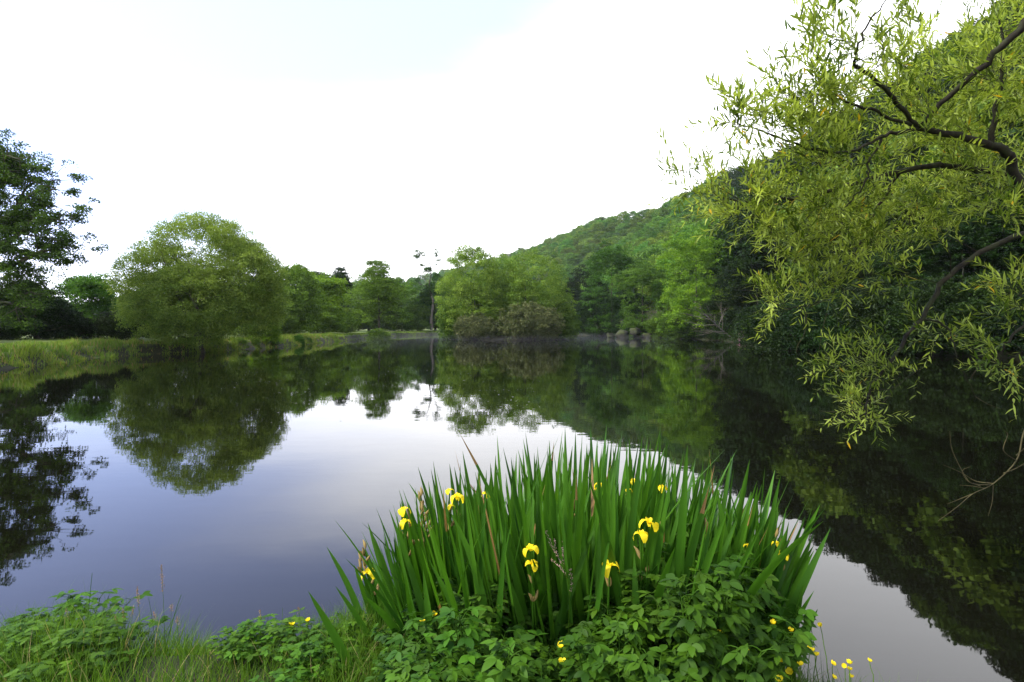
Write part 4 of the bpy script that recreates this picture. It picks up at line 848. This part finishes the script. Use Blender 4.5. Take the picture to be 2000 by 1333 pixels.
# left clumps, lighter green
lg = 'light green leafy plants at the bottom left corner'
for i, (u, v, Y, s_) in enumerate([(155, 1165, 3.0, 1.15), (90, 1210, 2.95, 1.0), (60, 1240, 2.7, 1.0), (200, 1215, 2.8, 1.0), (130, 1235, 2.6, 1.0), (30, 1250, 2.9, .9)]):
    q = PT(u, v, Y); z0 = hz(q[0], Y); copy_tree(pr[1 if i % 2 else 0], (q[0], Y, z0), rng.uniform(0, 6), (s_, s_, max(.4, (q[2] - z0) / .42)), 'light green broad-leaved plant, bottom left clump, ' + ['the tallest, by the dark bare stalk', 'standing left of the tallest one', 'low in front near the picture edge', 'at the right rim beside the fine grass', 'foremost in the middle', 'leftmost at the picture edge'][i], lg, mat=L_herb2)
mg = 'light green leafy plants left of the irises'
for i, (u, v, Y, s_) in enumerate([(555, 1232, 2.85, .85), (620, 1240, 2.8, .8), (500, 1250, 2.8, .75), (670, 1262, 2.7, .8), (590, 1270, 2.6, .8), (460, 1275, 2.75, .6), (690, 1240, 2.8, .8)]):
    q = PT(u, v, Y); z0 = hz(q[0], Y); copy_tree(pr[1 if i % 2 else 0], (q[0], Y, z0), rng.uniform(0, 6), (s_, s_, max(.35, (q[2] - z0) / .42)), 'low light green leafy plant left of the irises, ' + ['under the side-on yellow buttercup', 'just right of the two buttercups', 'left of the buttercups beside the water', 'beside the big leaning iris blade', 'in front, below the two buttercups', 'leftmost, at the gap of open water', 'closest behind the leaning iris blade'][i], mg, mat=L_herb2)

# ------------------------------------------------------------------ near grass (stuff)
rng = np.random.default_rng(61); g = Geo()
x = rng.uniform(-4.2, 2.0, 90000); y = rng.uniform(1.5, 3.35, 90000); Pn = np.stack([x, y], 1); s = pond_sd(Pn); k = (s > -.02) & (x > -y * 1.0 - .3); Pn = Pn[k]; c = vnoise(Pn[:, 0] * 4, Pn[:, 1] * 4, 1.3)
k = rng.random(len(Pn)) < np.clip(.6 + .5 * c, .1, 1); Pn = Pn[k][:36000]; c = c[k][:36000]; n = len(Pn); z = height(Pn[:, 0], Pn[:, 1])
uu = 1000 + Pn[:, 0] / Pn[:, 1] * FPX
H = (.22 + .08 * c + rng.normal(0, .05, n)) * np.interp(uu, [0, 250, 330, 420, 560, 700, 900], [.7, 1.05, 1.0, .42, .5, .75, .7]); H = np.clip(H, .06, .62)
D = unit(np.column_stack([rng.normal(0, .25, n), rng.normal(0, .25, n), np.ones(n)])); Nn = unit(rng.normal(size=(n, 3)) * [1, 1, .1]); T = np.clip(rng.normal(.5, .22, n), 0, 1); T[rng.random(n) < .05] = 1.2
blades(g, np.column_stack([Pn, z - .02]), D, Nn, H, rng.uniform(.0013, .003, n), [1, .9, .75, .5, .25, .03], bend=rng.uniform(.05, .8, n), fold=.2, T=T)
x = rng.uniform(-9, 13, 80000); y = rng.uniform(-3, 11, 80000); Pn = np.stack([x, y], 1); s = pond_sd(Pn); k = (s > .02) & (((x > 1.9) & (x < 13)) | (y < 1.6)); Pn = Pn[k][:30000]; n = len(Pn); z = height(Pn[:, 0], Pn[:, 1])
k = np.hypot(Pn[:, 0], Pn[:, 1]) > .9; Pn = Pn[k]; z = z[k]; n = len(Pn)
D = unit(np.column_stack([rng.normal(0, .3, n), rng.normal(0, .3, n), np.ones(n)])); Nn = unit(rng.normal(size=(n, 3)) * [1, 1, .1])
blades(g, np.column_stack([Pn, z - .02]), D, Nn, rng.uniform(.08, .26, n), rng.uniform(.003, .006, n), [1, .8, .5, .03], bend=rng.uniform(.05, .8, n), fold=.2, T=np.clip(rng.normal(.45, .22, n), 0, 1))
tag(link('grass', g.mesh('grass', L_grass)), kind='stuff')

# ------------------------------------------------------------------ tall grass stalks, with and without seed heads
sg = 'tall grass stalks on the near bank'
def stalk(u, v, Y, ub, head, label, r=.0016, mat_=L_grass, grp=None):
    q = PT(u, v, Y); xb = (ub - 1000) / FPX * (Y - .05); zb = hz(xb, Y - .05); b = np.array([xb, Y - .05, zb]); root = thing('grass_stalk', label, 'grass stalk', tuple(b), 0, grp)
    g = Geo(); pts = curve(np.zeros(3), (q - b) * np.array([.35, .5, .55]), q - b, 10); tube(g, pts, np.linspace(r, r * .5, 10), 4, .4); link('stem', g.mesh('stem', mat_, True), root)
    if head:
        g = Geo(); n = int(head * 900); t_ = rng.uniform(0, 1, n); ax = unit(pts[-1] - pts[-3]); P_ = pts[-1] + ax * ((t_ - 1) * head)[:, None] + rng.normal(0, .004, (n, 3)) * np.interp(t_, [0, .4, 1], [1, 1, .3])[:, None]
        diamonds(g, P_, unit(ax + rng.normal(0, .5, (n, 3))), unit(rng.normal(size=(n, 3))), rng.uniform(.005, .010, n), np.full(n, .003), np.clip(rng.normal(.5, .3, n), 0, 1)); link('seed_head', g.mesh('seed_head', seed_mat), root)
stalk(315, 1105, 2.95, 322, .13, 'tall reddish sorrel spike standing highest left of centre')
stalk(268, 1148, 2.9, 275, .09, 'brown feathery grass head second tallest of the left stalks')
stalk(240, 1190, 2.9, 245, .05, 'short pale grass head right of the bottom left clump')
stalk(180, 1120, 2.95, 165, 0, 'thin dark bare stalk rising out of the bottom left clump', .0025, L_iris)
stalk(354, 1162, 2.85, 320, 0, 'dark stalk leaning right beside the reddish spikes', .0025, L_iris)
stalk(290, 1168, 2.95, 305, 0, 'thin dark stalk leaning left between the reddish spikes', .0018, L_iris)
stalk(508, 1193, 2.95, 510, .05, 'pink-tipped grass head over the water left of the buttercups')
stalk(552, 1188, 2.9, 548, 0, 'thin pale stem beside the left yellow buttercup', .0015)
stalk(583, 1188, 2.9, 590, .02, 'pale straight grass stem between the two left buttercups', .0018)
stalk(428, 1260, 2.9, 400, .04, 'faint grass head bending right over the water', .0012)
stalk(535, 1215, 2.95, 538, .03, 'small grey grass head left of the two left buttercups', .0012)
for (u, v, ub) in [(200, 1185, 190), (225, 1205, 235), (260, 1185, 250), (335, 1180, 330), (300, 1195, 310), (385, 1215, 370), (130, 1190, 140), (345, 1205, 350), (280, 1200, 262), (60, 1215, 66)]:
    stalk(u, v, 2.85, ub, rng.choice([0, .04, .05]), 'fine grass stalk sticking up above the grass at the lower left', .0013, grp='fine stalks above the grass at the lower left')

# flowering spray in front of the irises
root = thing('flower_spray', 'pinkish beaded flower spray standing in front of the dark iris leaves', 'wildflower', tuple(PT(1105, 1290, 2.4))); O = PT(1105, 1290, 2.4)
gs = Geo(); gf = Geo()
def ln(pts, head=True, r=.0016):
    p = catmull([PT(u, v, 2.4 + dy) - O for u, v, dy in pts], 5); tube(gs, p, np.linspace(r, r * .5, len(p)), 4)
    if head:
        seg = p[-9:]; n = 80; k = rng.uniform(0, len(seg) - 1, n); i0 = k.astype(int); P_ = seg[i0] + (seg[np.minimum(i0 + 1, len(seg) - 1)] - seg[i0]) * (k - i0)[:, None] + rng.normal(0, .002, (n, 3))
        diamonds(gf, P_, unit(rng.normal(size=(n, 3))), unit(rng.normal(size=(n, 3))), np.full(n, .005), np.full(n, .0045), rng.random(n))
ln([(1105, 1330, 0), (1112, 1180, 0), (1105, 1110, 0), (1092, 1090, 0), (1082, 1075, 0), (1066, 1038, 0)])
ln([(1105, 1110, 0), (1088, 1085, .02), (1083, 1052, .02)]); ln([(1108, 1130, 0), (1096, 1110, -.02), (1076, 1092, -.02)]); ln([(1110, 1145, 0), (1107, 1110, .02), (1104, 1072, .02)]); ln([(1112, 1165, 0), (1117, 1140, 0), (1114, 1112, 0)]); ln([(1105, 1110, 0), (1100, 1090, .01), (1099, 1055, .01)])
link('stem', gs.mesh('stem', L_herb, True), root); link('blossom', gf.mesh('blossom', leaf_mat('spray_pink', (.34, .20, .16), (.60, .42, .36), var=0)), root)

# ------------------------------------------------------------------ buttercups
def butter():
    g = Geo()
    for k in range(5):
        a = k * 1.2566; blades(g, np.zeros((1, 3)), np.array([[math.cos(a), math.sin(a), .35]]), np.array([[0, 0, 1.0]]), .013, .0068, [.3, .8, 1, .95, .5], bend=.55, T=.8)
    return g.mesh('flower', petal, True)
bm_ = butter()
BC = [(1409, 1240, 2.15, 'in the leaf mass, uppermost left one of the right group'), (1462, 1279, 2.1, 'in the leaf mass below and right of the uppermost one'), (1511, 1218, 2.3, 'near the right edge of the leaf mass, above its neighbours'), (1524, 1293, 2.1, 'low in the right part of the leaf mass'), (1545, 1315, 2.1, 'close to the bottom edge at the right of the leaf mass'), (1524, 1330, 2.05, 'cut by the bottom edge of the picture'), (1544, 1233, 2.35, 'beside the lowest right iris blades'), (1580, 1207, 2.45, 'on the tip of the lowest right iris blade'), (1595, 1281, 2.3, 'at the right rim of the leaf mass, lower of a close pair'), (1582, 1271, 2.3, 'at the right rim of the leaf mass, upper of a close pair'),
      (1626, 1298, 2.35, 'over the water, leftmost of the loose right group'), (1650, 1302, 2.35, 'over the water in the middle of the loose right group'), (1658, 1296, 2.35, 'over the water, top one of the tight trio'), (1659, 1309, 2.35, 'over the water, lower one of the tight trio'), (1662, 1323, 2.35, 'over the water near the bottom edge'), (1628, 1324, 2.3, 'over the water, lowest left of the loose right group'), (1698, 1292, 2.4, 'over the water, farthest right of all'), (1602, 1222, 2.45, 'small and pale high over the water right of the leaves'),
      (825, 1218, 2.5, 'at the left end of the leaf mass below the iris blades'), (847, 1202, 2.5, 'tiny, just above the left end of the leaf mass'), (1097, 1263, 2.1, 'in the middle of the leaf mass, upper of two'), (1098, 1296, 2.05, 'in the middle of the leaf mass, lower of two'), (569, 1222, 2.85, 'left of the irises, side-on above the low plants'), (602, 1213, 2.85, 'left of the irises, rounder one nearer to them'), (1565, 1300, 2.15, 'low at the right corner of the leaf mass')]
for i, (u, v, Y, l) in enumerate(BC):
    q = PT(u, v, Y); yb = min(Y, 2.3) - .05 if u > 1560 else Y - .03; xb = q[0] - .04 if u > 1560 else q[0] + rng.normal(0, .03); zb = max(hz(xb, yb), 0); b = np.array([xb, yb, zb])
    root = thing('buttercup', 'yellow buttercup ' + l, 'flower', tuple(b)); g = Geo(); pts = curve(np.zeros(3), (q - b) * np.array([.2, .4, .7]), q - b, 9, .002, rng); tube(g, pts, np.linspace(.0024, .0015, 9), 4); link('stem', g.mesh('stem', L_grass, True), root)
    f = link('flower', bm_, root); f.location = tuple(q - b); f.rotation_euler = (rng.uniform(-.2, .9), rng.uniform(-.4, .4), rng.uniform(0, 6)); f.scale = (rng.uniform(.8, 1.1) * (1.05 if 'over the water' in l else 1.3),) * 3
# specks of pollen, seed and leaf litter floating on the pond
rng = np.random.default_rng(71); g = Geo(); n = 1600
xx = rng.uniform(-.5, .05, n); yy = rng.uniform(11, 60, n) ; cc = rng.random(n) < np.clip(.5 + .6 * vnoise(xx * 40, yy, 3), .05, 1); xx = xx[cc] * yy[cc]; yy = yy[cc]; ok_ = pond_sd(np.stack([xx, yy], 1)) < -.5; xx, yy = xx[ok_], yy[ok_]; n = len(xx)
diamonds(g, np.column_stack([xx, yy, np.full(n, .004)]), unit(np.column_stack([rng.normal(size=n), rng.normal(size=n), np.zeros(n)])), np.tile([0, 0, 1.0], (n, 1)), rng.uniform(.02, .09, n), rng.uniform(.015, .05, n), rng.random(n))
tag(link('floating_litter', g.mesh('floating_litter', leaf_mat('litter', (.10, .10, .04), (.5, .5, .42), var=0, trans=0, spec=.1))), kind='stuff')
# ------------------------------------------------------------------ air
def airbox(name, lo, hi, dens, col):
    g = Geo(); (x0, y0, z0), (x1, y1, z1) = lo, hi
    V = [(x, y, z) for z in (z0, z1) for y in (y0, y1) for x in (x0, x1)]
    g.add(V, [(0, 2, 3, 1), (4, 5, 7, 6), (0, 1, 5, 4), (2, 6, 7, 3), (0, 4, 6, 2), (1, 3, 7, 5)])
    m, t, o = new_mat(name); p = t.nodes.new('ShaderNodeVolumePrincipled'); p.inputs['Color'].default_value = (*col, 1); p.inputs['Density'].default_value = dens; p.inputs['Anisotropy'].default_value = 0.2
    t.links.new(p.outputs[0], o.inputs['Volume']); return tag(link(name, g.mesh(name, m)), kind='stuff')
airbox('haze', (-910, -130, -4), (910, 1310, 125), 0.00009, (.9, .95, 1.0))
airbox('mist', (-20, 62, .02), (20, 150, .8), 0.0009, (.95, .95, 1.0))
